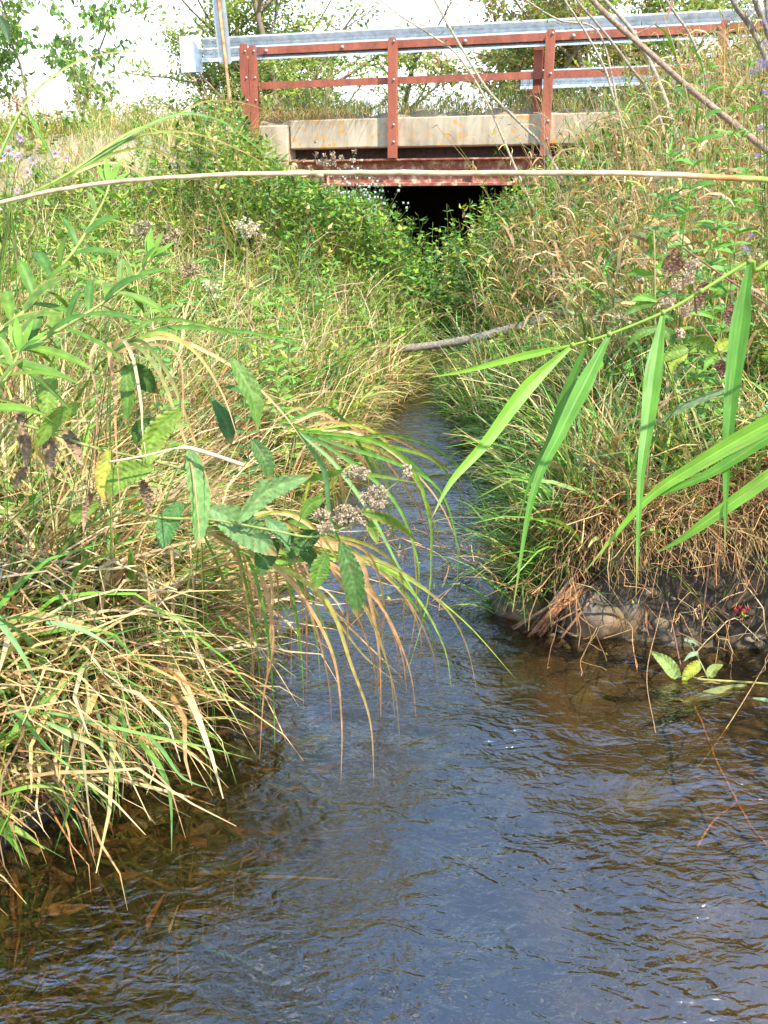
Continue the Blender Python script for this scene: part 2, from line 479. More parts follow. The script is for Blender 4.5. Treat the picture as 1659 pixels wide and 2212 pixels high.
# ------------------------------------------------------------------ terrain
BO = np.array([0.11, 12.3, 0.0])                       # the second railing post of the bridge
BYAW = rad(16.0)
BU = np.array([math.cos(BYAW), -math.sin(BYAW), 0.0])  # along the bridge
BN = np.array([math.sin(BYAW), math.cos(BYAW), 0.0])   # away from the camera
_ly = np.array([-6, 0, 1.45, 1.8, 2.0, 2.15, 2.4, 3.0, 3.5, 4.0, 4.6, 5.2, 6.0, 7.0, 8.0, 9.0, 10.5, 14, 22, 40])
_lx = np.array([-2.0, -1.6, -1.10, -0.80, -0.66, -0.60, -0.58, -0.68, -0.66, -0.48, -0.30, -0.16, -0.10, 0.22, 0.46, 0.40, 0.10, 0.1, 0.2, 0.2])
_ry = np.array([-6, 0, 1.5, 2.3, 2.62, 2.78, 2.95, 3.2, 3.5, 4.2, 5.0, 6.0, 6.6, 7.2, 8.0, 9.0, 10.5, 14, 22, 40])
_rx = np.array([1.5, 1.42, 1.38, 1.42, 1.36, 0.62, 0.50, 0.58, 0.68, 0.70, 0.66, 0.54, 0.48, 0.58, 0.68, 0.80, 1.05, 1.1, 1.1, 1.1])
def sstep(a, b, x):
    t = np.clip((x - a) / (b - a), 0, 1)
    return t * t * (3 - 2 * t)
def vnoise(x, y, f, seed=0):
    return (np.sin(x * f * 1.3 + seed + 1.7 * np.sin(y * f * 0.9 + seed * 2.1)) + np.sin(y * f * 1.7 + seed * 1.3 + 1.5 * np.sin(x * f * 1.1 + seed))) * 0.5
def bankd(x, y):
    """how far inside the bank; negative over the water"""
    w = 0.05 * vnoise(x, y, 6.0, 2.0)
    return np.interp(y, _ly, _lx) - x + w, x - np.interp(y, _ry, _rx) + w
def hz(x, y):
    x = np.asarray(x, float); y = np.asarray(y, float)
    dl, dr = bankd(x, y)
    d = np.maximum(dl, dr)
    land = d > 0
    bed = -0.04 - (0.20 - 0.08 * sstep(-0.2, 1.0, x)) * (1 - np.exp(-np.maximum(-d, 0) / 0.3)) + 0.035 * vnoise(x, y, 4.5, 1.0) + 0.015 * vnoise(x, y, 14.0, 4.0)
    dd = np.maximum(d, 0)
    left = 0.15 * (1 - np.exp(-dd / 0.10)) + 0.17 * np.minimum(dd, 4.0)
    right = 0.03 * (1 - np.exp(-dd / 0.03)) + 0.21 * sstep(0.07, 0.20, dd) + 0.24 * np.minimum(dd, 4.0)
    bank = np.where(dl > dr, left, right) + 0.04 * vnoise(x, y, 2.3, 3.0)
    s = -((x - BO[0]) * BN[0] + (y - BO[1]) * BN[1])   # metres in front of the bridge face
    u = (x - BO[0]) * BU[0] + (y - BO[1]) * BU[1]
    emb = sstep(4.8, 0.35, s) * sstep(-10.5, -6.5, s)
    emb = np.where(s < 0.35, sstep(-9.5, -6.2, s), emb)
    g = np.where(dl > dr, sstep(-0.05, 1.15, d), sstep(0.1, 3.4, d))
    g = np.where((s < 0.3) & (s > -4.9) & (u > -1.46) & (u < 2.6), np.minimum(g, 0.45), g)
    top = 2.36 - 0.02 * vnoise(x, y, 3.0)
    z = bank + np.maximum(top - bank, 0) * emb * g
    cap = np.interp(u, [-4.2, -3.2, -2.4, -1.9, -1.4, -0.9, -0.4, 0.2], [2.36, 2.30, 2.12, 1.95, 1.62, 1.30, 0.95, 0.7])
    z = np.where((s > -0.4) & (u < 0.3), np.minimum(z, cap + 0.04 * vnoise(x, y, 5.0, 8.0)), z)
    z = np.where(land, z + 0.022 * vnoise(x, y, 23.0, 6.0) * sstep(0.02, 0.12, d) * (y < 6), bed)
    # behind the road the stream has turned away: low field
    z = np.where(s < -5.0, np.maximum(z, 0.6 + 0.1 * vnoise(x, y, 0.6)), z)
    return z
def grid(xs, ys):
    X, Y = np.meshgrid(xs, ys)
    Z = hz(X, Y)
    V = np.stack([X, Y, Z], -1).reshape(-1, 3)
    nx, ny = len(xs), len(ys)
    i = np.arange(nx - 1)[None] + nx * np.arange(ny - 1)[:, None]
    Q = np.stack([i, i + 1, i + nx + 1, i + nx], -1).reshape(-1, 4)
    return V, Q
xs = np.concatenate([[-900, -400, -150, -60, -25, -14], np.linspace(-9, -3, 41), np.linspace(-2.92, 3.0, 149), np.linspace(3.1, 9, 40), [14, 25, 60, 150, 400, 900]])
ys = np.concatenate([[-600, -200, -60, -20, -8], np.linspace(-4, 0.9, 25), np.linspace(1, 7, 150), np.linspace(7.05, 14, 120), np.linspace(14.2, 24, 50), [28, 40, 80, 200, 600, 1500]])
V, Q = grid(xs, ys)
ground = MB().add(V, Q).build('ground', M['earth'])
tag(ground, 'brown earth of the stream banks, stream bed and road embankment', kind='structure')

# water: a sheet with real low ripples, following the channel
wx = np.linspace(-2.9, 3.2, 300); wy = np.concatenate([np.linspace(-4, 0.8, 40), np.linspace(0.84, 5.0, 210), np.linspace(5.05, 17.5, 120)])
X, Y = np.meshgrid(wx, wy)
fl = 0.0
Z = np.zeros_like(X)
for k in range(22):
    a = rad(90 + rng.normal(0, 38)); lam = rng.uniform(0.07, 0.34); ph = rng.uniform(0, 6.28)
    amp = 0.0009 * lam / 0.12
    Z += amp * np.sin(2 * PI / lam * (X * math.cos(a) + Y * math.sin(a)) + ph + 2.0 * vnoise(X, Y, 3.0, k))
Z *= 0.55 + 0.45 * vnoise(X, Y, 1.7, 5.0)
V = np.stack([X, Y, Z], -1).reshape(-1, 3)
nx, ny = len(wx), len(wy)
i = np.arange(nx - 1)[None] + nx * np.arange(ny - 1)[:, None]
Q = np.stack([i, i + 1, i + nx + 1, i + nx], -1).reshape(-1, 4)
water = MB().add(V, Q).build('water', M['water'])
tag(water, 'rippled stream water reflecting blue sky over a brown bed', kind='structure')

# ------------------------------------------------------------------ the bridge
BZ = -BYAW
bridge = empty('bridge', (BO[0], BO[1], 0), BZ)
tag(bridge, 'low steel girder road bridge with lichen spotted concrete curb over the stream', 'bridge')
def bevel_box(x0, x1, y0, y1, z0, z1, b=0.012, wob=0.0):
    bm = bmesh.new()
    bmesh.ops.create_cube(bm, size=1.0)
    for v in bm.verts:
        v.co = Vector((x0 + (v.co.x + 0.5) * (x1 - x0), y0 + (v.co.y + 0.5) * (y1 - y0), z0 + (v.co.z + 0.5) * (z1 - z0)))
    if x1 - x0 > 0.6:
        n = int((x1 - x0) / 0.12)
        es = [e for e in bm.edges if abs(e.verts[0].co.x - e.verts[1].co.x) > 0.3]
        bmesh.ops.subdivide_edges(bm, edges=es, cuts=n, use_grid_fill=True)
    if wob:
        for v in bm.verts:
            v.co.z += random.uniform(-wob, wob); v.co.y += random.uniform(-wob, wob) * 0.5
    if b:
        es = [e for e in bm.edges if len(e.link_faces) == 2 and e.calc_face_angle(0) > 0.6]
        bmesh.ops.bevel(bm, geom=es, offset=b, segments=1, affect='EDGES')
    return bm
def bm_obj(name, bm, mat, parent, smooth=False):
    me = bpy.data.meshes.new(name)
    bm.to_mesh(me); bm.free()
    me.materials.append(mat)
    return link(name, me, parent)
for a, b in ((-1.43, 3.30), (3.32, 5.6)):
    bm_obj('curb_beam', bevel_box(a, b, 0.06, 0.36, 2.125, 2.475, 0.014, 0.0022), M['concrete'], bridge)
mb = MB()
mb.box(-1.9, 6.0, 0.30, 5.0, 2.00, 2.20)
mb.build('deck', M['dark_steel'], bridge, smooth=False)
# edge girder: rolled steel I beam
g = MB()
prof = [(0.0, 1.655), (0.24, 1.655), (0.24, 1.685), (0.135, 1.70), (0.135, 1.945), (0.24, 1.96), (0.24, 1.985), (0.0, 1.985), (0.0, 1.965), (0.105, 1.945), (0.105, 1.70), (0.0, 1.685)]
g.prism(prof, -1.5, 5.9)
gird = g.build('edge_girder', M['girder'], bridge, smooth=False)
for u in (-0.9, 1.05, 3.0, 4.9):
    s_ = MB().box(u - 0.008, u + 0.008, 0.012, 0.104, 1.692, 1.952)
    s_.build('stiffener', M['girder'], gird, smooth=False)
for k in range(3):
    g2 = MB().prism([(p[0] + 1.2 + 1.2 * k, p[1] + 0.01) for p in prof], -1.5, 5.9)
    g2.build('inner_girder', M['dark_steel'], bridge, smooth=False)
bm_obj('abutment', bevel_box(-2.35, -1.45, 0.02, 5.2, 0.3, 2.42, 0.02, 0.0), M['abut'], bridge)
bm_obj('abutment', bevel_box(3.6, 6.4, 0.26, 5.2, 0.3, 2.0, 0.02, 0.0), M['abut'], bridge)
bm_obj('wing_wall', bevel_box(-3.6, -2.37, -0.06, 0.28, 0.9, 2.16, 0.02, 0.0), M['abut'], bridge)
bm_obj('wing_wall', bevel_box(-2.6, -1.30, -0.24, 0.0, 0.8, 1.95, 0.03, 0.0), M['abut'], bridge)
# far parapet, lengthened downward as a dark slab to shut light out of the opening
bm_obj('parapet_light_block', bevel_box(-1.9, 6.0, 4.7, 5.0, -0.4, 2.45, 0.0, 0.0), M['dark_steel'], bridge)

road = MB()
for a, b in ((-60, 60),):
    pts = [(a, 0.75), (b, 0.75), (b, 4.6), (a, 4.6)]
    P = [BO + BU * p + BN * q for p, q in pts]
    road.add([(p[0], p[1], 2.47) for p in P], [(0, 1, 2, 3)])
o = road.build('road', M['asphalt'], smooth=False)
tag(o, 'narrow asphalt road running over the bridge', kind='structure')
dirt = MB()
n = 120
uu = np.linspace(-1.9, 6.0, n)
prof = [(0.30, 2.20), (0.20, 2.44), (0.24, 2.50), (0.34, 2.55), (0.5, 2.56), (0.66, 2.52), (0.80, 2.475)]
Vv = []
for q, z in prof:
    for u_ in uu:
        P = BO + BU * u_ + BN * (q + 0.03 * math.sin(u_ * 9 + q * 20))
        Vv.append((P[0], P[1], z + 0.025 * math.sin(u_ * 13 + q * 31) + 0.02 * math.sin(u_ * 5.1)))
i = np.arange(n - 1)[None] + n * np.arange(len(prof) - 1)[:, None]
dirt.add(Vv, np.stack([i, i + 1, i + n + 1, i + n], -1).reshape(-1, 4))
o = dirt.build('road_verge', M['earth'])
tag(o, 'ridge of dirt and turf along the bridge edge behind the curb', kind='structure')

def bolt_mesh():
    b = MB()
    ang = np.linspace(0, 2 * PI, 8, endpoint=False)
    V = [(0.016 * math.cos(a), 0, 0.016 * math.sin(a)) for a in ang] + [(0.011 * math.cos(a), -0.013, 0.011 * math.sin(a)) for a in ang] + [(0, -0.016, 0)]
    Q = [(i, (i + 1) % 8, 8 + (i + 1) % 8, 8 + i) for i in range(8)]
    T = [(8 + i, 8 + (i + 1) % 8, 16) for i in range(8)]
    return b.add(V, Q, T).mesh('bolt', M['bolt'])
BOLT = bolt_mesh()
def bolt(parent, x, y, z, s=1.0):
    o = link('bolt', BOLT, parent); o.location = (x, y, z); o.scale = (s, s, s)
    return o

railing = empty('bridge_railing', (BO[0], BO[1], 0), BZ)
tag(railing, 'rusty red steel post and rail railing bolted to the bridge edge', 'railing')
def post(u, z0, ztop, w=0.058, end=False):
    m = MB()
    # channel section: web facing the stream, flange going back, chamfered top
    pr = [(u - w, z0), (u + w, z0), (u + w, ztop - 0.02), (u + w - 0.02, ztop), (u - w + 0.02, ztop), (u - w, ztop - 0.03)]
    m.prism(pr, -0.05, -0.035, 'y')
    m.prism([(u - w, z0), (u - w + 0.014, z0), (u - w + 0.014, ztop - 0.035), (u - w, ztop - 0.035)], -0.035, 0.055, 'y')
    m.prism([(u + w - 0.014, z0), (u + w, z0), (u + w, ztop - 0.03), (u + w - 0.014, ztop - 0.03)], -0.035, 0.055, 'y')
    p = m.build('post', M['rust'], railing, smooth=False)
    return p
for u, z0 in ((0.0, 1.99), (1.94, 1.99), (3.88, 1.99)):
    p = post(u, z0, 3.375, 0.052)
    for z in (3.33, 2.90, 2.38, 2.18):
        bolt(p, u + 0.028, -0.052, z, 1.1)
for u, y in ((-2.0, 0.0), (-1.885, 0.02)):
    m = MB()
    w = 0.055
    zt = 3.39 if u < -1.95 else 3.37
    m.prism([(u - w, 1.9), (u + w, 1.9), (u + w, zt - 0.01), (u + w - 0.03, zt), (u - w + 0.02, zt), (u - w, zt - 0.06)], -0.05 + y, -0.034 + y, 'y')
    m.prism([(u - w, 1.9), (u - w + 0.014, 1.9), (u - w + 0.014, zt - 0.07), (u - w, zt - 0.07)], -0.034 + y, 0.11 + y, 'y')
    p = m.build('end_post', M['rust'], railing, smooth=False)
    for z in (3.30, 2.99, 2.72):
        bolt(p, u + 0.03, -0.052 + y, z, 1.0)
def angle_rail(z0, z1, a, b, name):
    m = MB()
    m.prism([(0.058, z0), (0.070, z0), (0.070, z1 - 0.012), (0.16, z1 - 0.012), (0.16, z1), (0.058, z1)], a, b)
    return m.build(name, M['rust'], railing, smooth=False)
r1 = angle_rail(3.272, 3.355, -1.83, 6.4, 'upper_rail')
r2 = angle_rail(2.862, 2.945, -1.83, 5.2, 'lower_rail')
for u in (-1.72, -0.68, 0.9, 2.2, 2.9, 4.4):
    bolt(r1, u, 0.056, 3.31, 1.6)

def guardrail(name, loc_y, u0, u1, ztop, label, end=True):
    gr = empty(name, tuple(BO + BN * loc_y), BZ)
    m = MB()
    h = 0.29
    prof = [(0.0, 0.0), (0.0, 0.022), (0.075, 0.075), (0.08, 0.10), (0.015, 0.150), (0.010, 0.162), (0.08, 0.212), (0.075, 0.237), (0.0, 0.29), (0.0, 0.312)]
    P = [(-0.02 - p if True else p, ztop - h + q * h / 0.312) for p, q in prof]
    n = len(P)
    V = [(u0, y, z) for y, z in P] + [(u1, y, z) for y, z in P] + [(u0, y + 0.006, z) for y, z in P] + [(u1, y + 0.006, z) for y, z in P]
    # back of the rail faces the stream: valleys and crests reversed
    V = [(x, -y - 0.1, z) for x, y, z in V]
    Q = [(i, i + 1, n + i + 1, n + i) for i in range(n - 1)] + [(2 * n + i, 3 * n + i, 3 * n + i + 1, 2 * n + i + 1) for i in range(n - 1)]
    m.add(V, Q)
    m.build('beam', M['zinc'], gr, smooth=False)
    if end:
        # wrapped end shoe facing the stream
        e = MB()
        x0 = u0 - 0.34
        pr = [(x0, 0.02), (x0 + 0.02, -0.06), (x0 + 0.24, -0.06), (x0 + 0.30, 0.0), (x0 + 0.30, 0.02), (x0 + 0.23, -0.045), (x0 + 0.03, -0.045), (x0 + 0.01, 0.03)]
        e.prism(pr, ztop - 0.40, ztop + 0.035, 'z')
        e.build('end_shoe', M['zinc'], gr, smooth=False)
        for du, z in ((0.16, ztop - 0.05), (0.34, ztop - 0.05), (0.16, ztop - 0.27), (0.34, ztop - 0.27), (0.17, ztop - 0.12), (0.36, ztop - 0.12), (0.17, ztop - 0.2), (0.36, ztop - 0.2)):
            bolt(gr, u0 + du, -0.045, z, 0.8)
    k = 0
    u = u0 + (0.62 if end else 0.1)
    while u < u1:
        p = MB()
        p.prism([(u - 0.05, 0.10), (u + 0.05, 0.10), (u + 0.05, 0.11), (u + 0.005, 0.11), (u + 0.005, 0.22), (u + 0.05, 0.22), (u + 0.05, 0.23), (u - 0.05, 0.23), (u - 0.05, 0.22), (u - 0.005, 0.22), (u - 0.005, 0.11), (u - 0.05, 0.11)], 2.2, ztop - 0.03, 'z')
        p.build('post', M['rust'], gr, smooth=False)
        u += 3.81
    tag(gr, label, 'guardrail')
    return gr
guardrail('guardrail', 0.16, -2.66, 9.0, 3.505, 'galvanised guardrail with flared end shoe behind the rusty bridge railing')
guardrail('guardrail', 4.7, 0.95, 12.0, 3.56, 'pale guardrail on the far side of the road', end=False)

# marker board seen from behind, on its leaning stake
sg = empty('marker_sign', tuple(BO + BU * -2.12 + BN * -0.22), BZ)
tag(sg, 'grey backed marker sign on a thin leaning red and tan stake', 'sign')
sg.location.z = 2.2
m = MB()
m.tube([(0.03, 0, 0.0), (-0.04, 0, 0.75), (-0.115, 0, 1.75)], [0.02, 0.022, 0.024], 4)
stk = m.build('stake', M['stake'], sg, smooth=False)
m = MB()
bmp = [(-0.165, 0.98), (-0.15, 0.95), (0.0, 0.94), (0.02, 0.96), (-0.045, 1.9), (-0.22, 1.9)]
m.prism([(x, z) for x, z in bmp], 0.026, 0.032, 'y')
pn = m.build('panel', M['sign_back'], sg, smooth=False)
MB().box(-0.150, -0.105, 0.0225, 0.0245, 0.965, 1.02).build('sticker', M['sticker'], pn, smooth=False)

# ------------------------------------------------------------------ vegetation helpers (vectorised)
PAL = dict(
    fresh=(0.13, 0.275, 0.032), blue=(0.10, 0.225, 0.05), yel=(0.28, 0.36, 0.05), dark=(0.05, 0.12, 0.025),
    straw=(0.58, 0.41, 0.20), tan=(0.47, 0.285, 0.115), brown=(0.24, 0.145, 0.07), rust=(0.36, 0.16, 0.06), pale=(0.58, 0.46, 0.28), olive=(0.17, 0.17, 0.05))
def pick(n, mix, jit=0.16):
    """n colours drawn from {palette name: weight}"""
    ks = list(mix); w = np.array([mix[k] for k in ks], float); w /= w.sum()
    A = np.array([PAL[k] for k in ks])
    c = A[rng.choice(len(ks), n, p=w)]
    return c * (1 + jit * rng.normal(size=(n, 1))) * (1 + 0.07 * rng.normal(size=(n, 3)))
def clampz(P, lo=0.012, dip=-0.04):
    h = hz(P[..., 0], P[..., 1])
    floor = np.where(h > 0, h + lo, dip)
    P[..., 2] = np.maximum(P[..., 2], floor)
    return P
def blades(mb, base, az, lean, bend, L, w, c0, c1, K=6, twist=0.0, clamp=True, wig=0.03, prof='blade'):
    """grass blades: base (N,3), heading az, lean from vertical, extra bend, length, half width"""
    N = len(base)
    s = np.linspace(0, 1, K)
    bc = lambda a: np.broadcast_to(np.asarray(a, float), (N,))[:, None]
    th = bc(lean) + bc(bend) * s[None] ** 1.35
    a = bc(az) + bc(rng.normal(0, 0.25, N)) * s[None]
    seg = bc(L) / (K - 1)
    d = np.stack([np.sin(th) * np.cos(a), np.sin(th) * np.sin(a), np.cos(th)], -1)
    P = np.zeros((N, K, 3))
    P[:, 0] = base
    P[:, 1:] = base[:, None] + np.cumsum((d[:, :-1] + d[:, 1:]) * 0.5 * seg[..., None], axis=1)
    P += wig * bc(L)[..., None] * (rng.normal(size=(N, K, 3)) * s[None, :, None]) * 0.5
    if clamp: P = clampz(P)
    t = np.gradient(P, axis=1); t /= np.linalg.norm(t, axis=2, keepdims=True) + 1e-9
    side = np.stack([-np.sin(a), np.cos(a), np.zeros_like(a)], -1)
    nrm = np.cross(t, side)
    tw = bc(twist) * (0.3 + s[None])
    side = side * np.cos(tw)[..., None] + nrm * np.sin(tw)[..., None]
    if prof == 'blade': wp = np.minimum(1, 0.45 + 2.2 * s) * np.clip((1 - s) * 1.6, 0.04, 1) ** 0.75
    elif prof == 'flat': wp = np.minimum(1, 0.8 + s) * np.where(s > 0.97, 0.5, 1)
    else: wp = np.sin(PI * (0.06 + 0.94 * s)) ** 0.8
    W = bc(w) * wp[None]
    Vv = np.stack([P - side * W[..., None], P + side * W[..., None]], 2)          # N,K,2,3
    C = np.asarray(c0)[:, None] * (1 - s[None, :, None]) + np.asarray(c1)[:, None] * s[None, :, None]
    C = np.repeat(C[:, :, None], 2, axis=2)
    i = (np.arange(N) * K * 2)[:, None] + (np.arange(K - 1) * 2)[None]
    Qd = np.stack([i, i + 1, i + 3, i + 2], -1)
    mb.add(Vv.reshape(-1, 3), Qd.reshape(-1, 4), None, C.reshape(-1, 3))
    return P
def leaves(mb, base, az, elev, L, w, col, fold=0.25):
    """small pointed leaves, two faces folded on the midrib"""
    N = len(base)
    bc = lambda a: np.broadcast_to(np.asarray(a, float), (N,))
    az, elev, L, w = bc(az), bc(elev), bc(L), bc(w)
    d = np.stack([np.cos(elev) * np.cos(az), np.cos(elev) * np.sin(az), np.sin(elev)], -1)
    sd = np.stack([-np.sin(az), np.cos(az), np.zeros(N)], -1)
    roll = rng.normal(0, 0.5, N)
    nr = np.cross(d, sd)
    sd = sd * np.cos(roll)[:, None] + nr * np.sin(roll)[:, None]
    nr = np.cross(d, sd)
    b = base
    l1 = base + d * (0.38 * L)[:, None] + sd * w[:, None] - nr * (fold * w)[:, None]
    r1 = base + d * (0.38 * L)[:, None] - sd * w[:, None] - nr * (fold * w)[:, None]
    tip = base + d * L[:, None] + nr * (0.12 * L)[:, None]
    V = np.stack([b, l1, tip, r1], 1).reshape(-1, 3)
    i = np.arange(N) * 4
    T = np.concatenate([np.stack([i, i + 1, i + 2], -1), np.stack([i, i + 2, i + 3], -1)])
    mb.add(V, None, T, np.repeat(np.asarray(col), 4, axis=0))
def stems(mb, P, r, C):
    """thin three-sided tubes along P (N,K,3)"""
    N, K = P.shape[:2]
    t = np.gradient(P, axis=1); t /= np.linalg.norm(t, axis=2, keepdims=True) + 1e-9
    a = np.cross(t, np.array([0.31, 0.95, 0.05])); a /= np.linalg.norm(a, axis=2, keepdims=True) + 1e-9
    b = np.cross(t, a)
    R = np.broadcast_to(np.asarray(r, float), (N, K)) if np.ndim(r) != 1 else np.repeat(np.asarray(r)[:, None], K, 1)
    V = np.stack([P + R[..., None] * (a * math.cos(q) + b * math.sin(q)) for q in (0, 2.094, 4.189)], 2)
    i = (np.arange(N) * K * 3)[:, None, None] + (np.arange(K - 1) * 3)[None, :, None]
    j = np.arange(3)[None, None]
    k = (j + 1) % 3
    Q = np.stack([i + j, i + k, i + 3 + k, i + 3 + j], -1).reshape(-1, 4)
    C = np.asarray(C)
    Cv = np.repeat(C[:, None], K * 3, axis=1).reshape(-1, 3) if C.ndim == 2 else C
    mb.add(V.reshape(-1, 3), Q, None, Cv)
def scatter(n, x0, x1, y0, y1, keep):
    out = np.zeros((0, 2))
    while len(out) < n:
        p = np.stack([rng.uniform(x0, x1, 3 * n + 50), rng.uniform(y0, y1, 3 * n + 50)], -1)
        k = keep(p[:, 0], p[:, 1])
        p = p[rng.random(len(p)) < k]
        out = np.concatenate([out, p])
        if len(p) == 0: break
    out = out[:n]
    return np.column_stack([out, hz(out[:, 0], out[:, 1])])
def in_view(x, y, m=0.25):
    d = y * math.cos(PITCH) + 0.4
    return (np.abs(x) < 0.433 * d + m).astype(float)
def front(x, y):
    return -((x - BO[0]) * BN[0] + (y - BO[1]) * BN[1])
def along(x, y):
    return (x - BO[0]) * BU[0] + (y - BO[1]) * BU[1]
def clump(x, y, f=2.5, seed=0.0):
    return np.clip(0.55 + 0.6 * vnoise(x, y, f, seed), 0.05, 1)

def reeds(mb, base, H, az, lean, mixstem, mixleaf, nl=5, LL=(0.16, 0.34), w=(0.004, 0.0105), panicle=0.0, droop=(0.8, 1.9)):
    """upright grass culms with arching leaves"""
    N = len(base); K = 7
    s = np.linspace(0, 1, K)
    th = lean[:, None] + 0.35 * s[None] ** 2 * (1 + 0.6 * rng.normal(size=(N, 1)))
    d = np.stack([np.sin(th) * np.cos(az)[:, None], np.sin(th) * np.sin(az)[:, None], np.cos(th)], -1)
    P = np.zeros((N, K, 3)); P[:, 0] = base
    P[:, 1:] = base[:, None] + np.cumsum(d[:, 1:] * (H / (K - 1))[:, None, None], axis=1)
    stems(mb, P, rng.uniform(0.0011, 0.0022, N), pick(N, mixstem))
    for j in range(nl):
        f = rng.uniform(0.12, 0.98, N) * (K - 1)
        i0 = np.minimum(f.astype(int), K - 2); fr = (f - i0)[:, None]
        b = P[np.arange(N), i0] * (1 - fr) + P[np.arange(N), i0 + 1] * fr
        c = pick(N, mixleaf)
        dry = (c[:, 0] > c[:, 1]).astype(float)
        L = rng.uniform(*LL, N)
        blades(mb, b, rng.uniform(0, 2 * PI, N), rng.uniform(0.25, 0.8, N), rng.uniform(*droop, N) + dry * rng.uniform(0, 1.2, N), L, rng.uniform(*w, N), c, c * rng.uniform(0.85, 1.25, (N, 1)), K=5, twist=rng.normal(0, 0.9, N) * (0.5 + dry), clamp=False, wig=0.05)
    return P

# ------------------------------------------------------------------ the mass of growth on the banks
GREEN = dict(fresh=4, blue=2.5, yel=2, dark=0.7)
MIXL = dict(fresh=3.6, blue=2.3, yel=2.0, straw=2.2, tan=1.7, pale=0.6, brown=0.8, dark=0.6)
DRY = dict(straw=4, tan=3, pale=1.6, brown=1.2, rust=0.4)

def left_keep(x, y):
    dl, dr = bankd(x, y)
    return ((dl > 0.0) & (dl > dr)) * in_view(x, y) * (front(x, y) > 0.05)
def right_keep(x, y):
    dl, dr = bankd(x, y)
    return ((dr > 0.0) & (dr > dl)) * in_view(x, y) * (front(x, y) > 0.05)

# how high the growth stands, along the banks (it opens in front of the bridge mouth)
_tx = np.array([-200, 0, 500, 560, 620, 690, 790, 850, 880, 925, 950, 1000, 1100, 1200, 1300, 1400, 1500, 1659, 1900])
_ty = np.array([150, 165, 200, 290, 365, 400, 430, 462, 466, 446, 406, 392, 362, 296, 210, 120, 30, -70, -150])
def room(b, slack=0.0):
    """free height above each base point before the growth would close the view to the bridge"""
    d = b[:, 1] * math.cos(PITCH) + (CAM_H - b[:, 2]) * math.sin(PITCH)
    xv = 829.5 + FPX * b[:, 0] / d
    yt = np.interp(xv, _tx, _ty)
    mid = (b[:, 1] > 5.0) & (b[:, 1] < 7.0) & (xv > 845) & (xv < 1235)      # low sward in front of the fallen branch
    yt = np.where(mid, np.maximum(yt, 768 - (xv - 865) * 0.18), yt)
    r = _F[None] + _U[None] * ((1106 - yt) / FPX)[:, None]
    z = CAM_H + r[:, 2] / r[:, 1] * b[:, 1]
    return z - b[:, 2] + slack
# left bank, near and middle: arching mixed grass
mb = MB()
def grow(mb, keep, n, x0, x1, y0, y1, L, w, mix, lean=(0.05, 0.7), bend=(0.3, 1.7), toward=None, K=6, dens=None, tw=0.6, lift=0.0, per=16, rad_=0.05, slack=0.0, edge=0.0):
    """grass in tufts: every tuft has its own heading, height and main colour"""
    nt_ = max(1, n // per)
    t = scatter(nt_, x0, x1, y0, y1, (lambda x, y: keep(x, y) * (dens(x, y) if dens else 1.0)))
    nt_ = len(t)
    taz = rng.uniform(0, 2 * PI, nt_)
    if toward is not None:
        taz = np.where(rng.random(nt_) < 0.25, rng.normal(toward, 0.9, nt_), taz)
    tL = 0.45 + 0.95 * rng.random(nt_); tlean = rng.random(nt_) * 0.6; tw_ = 0.6 + 1.5 * rng.random(nt_) ** 2.5
    tc = pick(nt_, mix, 0.2)
    k = rng.integers(0, nt_, n)
    b = t[k].copy()
    b[:, :2] += rng.normal(0, rad_, (n, 2))
    ok = keep(b[:, 0], b[:, 1]) > 0
    k = k[ok]; b = b[ok]
    b[:, 2] = hz(b[:, 0], b[:, 1])
    N = len(b)
    az = taz[k] + rng.normal(0, 1.0, N)
    b[:, 2] += lift * rng.random(N) - 0.01
    own = (rng.random(N) < 0.4)[:, None]
    c = np.where(own, pick(N, mix), tc[k] * (1 + 0.12 * rng.normal(size=(N, 1))))
    tipd = (rng.random(N) < 0.35)[:, None]
    c1 = np.where(tipd, c * 0.35 + np.array(PAL['straw']) * 0.65, c * 1.05)
    LL = rng.uniform(*L, N) * tL[k]
    if edge: LL *= 1 - edge * (1 - sstep(0.0, 0.55, np.maximum(*bankd(b[:, 0], b[:, 1]))))
    rm = room(b, slack)
    LL = np.minimum(LL, np.maximum(rm, 0) * 1.1 + 0.02)
    ok = LL > 0.07
    blades(mb, b[ok], az[ok], (rng.uniform(*lean, N) * (0.6 + tlean[k]))[ok], rng.uniform(*bend, N)[ok], LL[ok], (rng.uniform(*w, N) * tw_[k])[ok], c[ok], c1[ok], K=K, twist=rng.normal(0, tw, N)[ok])
grow(mb, left_keep, 12000, -2.6, 0.2, 1.9, 5.0, (0.34, 0.72), (0.0018, 0.0068), MIXL, edge=0.6, toward=-0.5, dens=lambda x, y: clump(x, y, 3.0, 1.0))
grow(mb, left_keep, 17000, -4.5, 0.6, 4.6, 9.6, (0.26, 0.52), (0.0028, 0.0075), dict(fresh=4.2, blue=2.4, yel=3.0, straw=1.9, tan=1.2, pale=0.6, dark=0.8), toward=-0.6, dens=lambda x, y: clump(x, y, 2.0, 2.0))
o = mb.build('bank_grass', M['grass']); tag(o, 'mixed green and straw coloured grass covering the left bank', 'grass', kind='stuff')
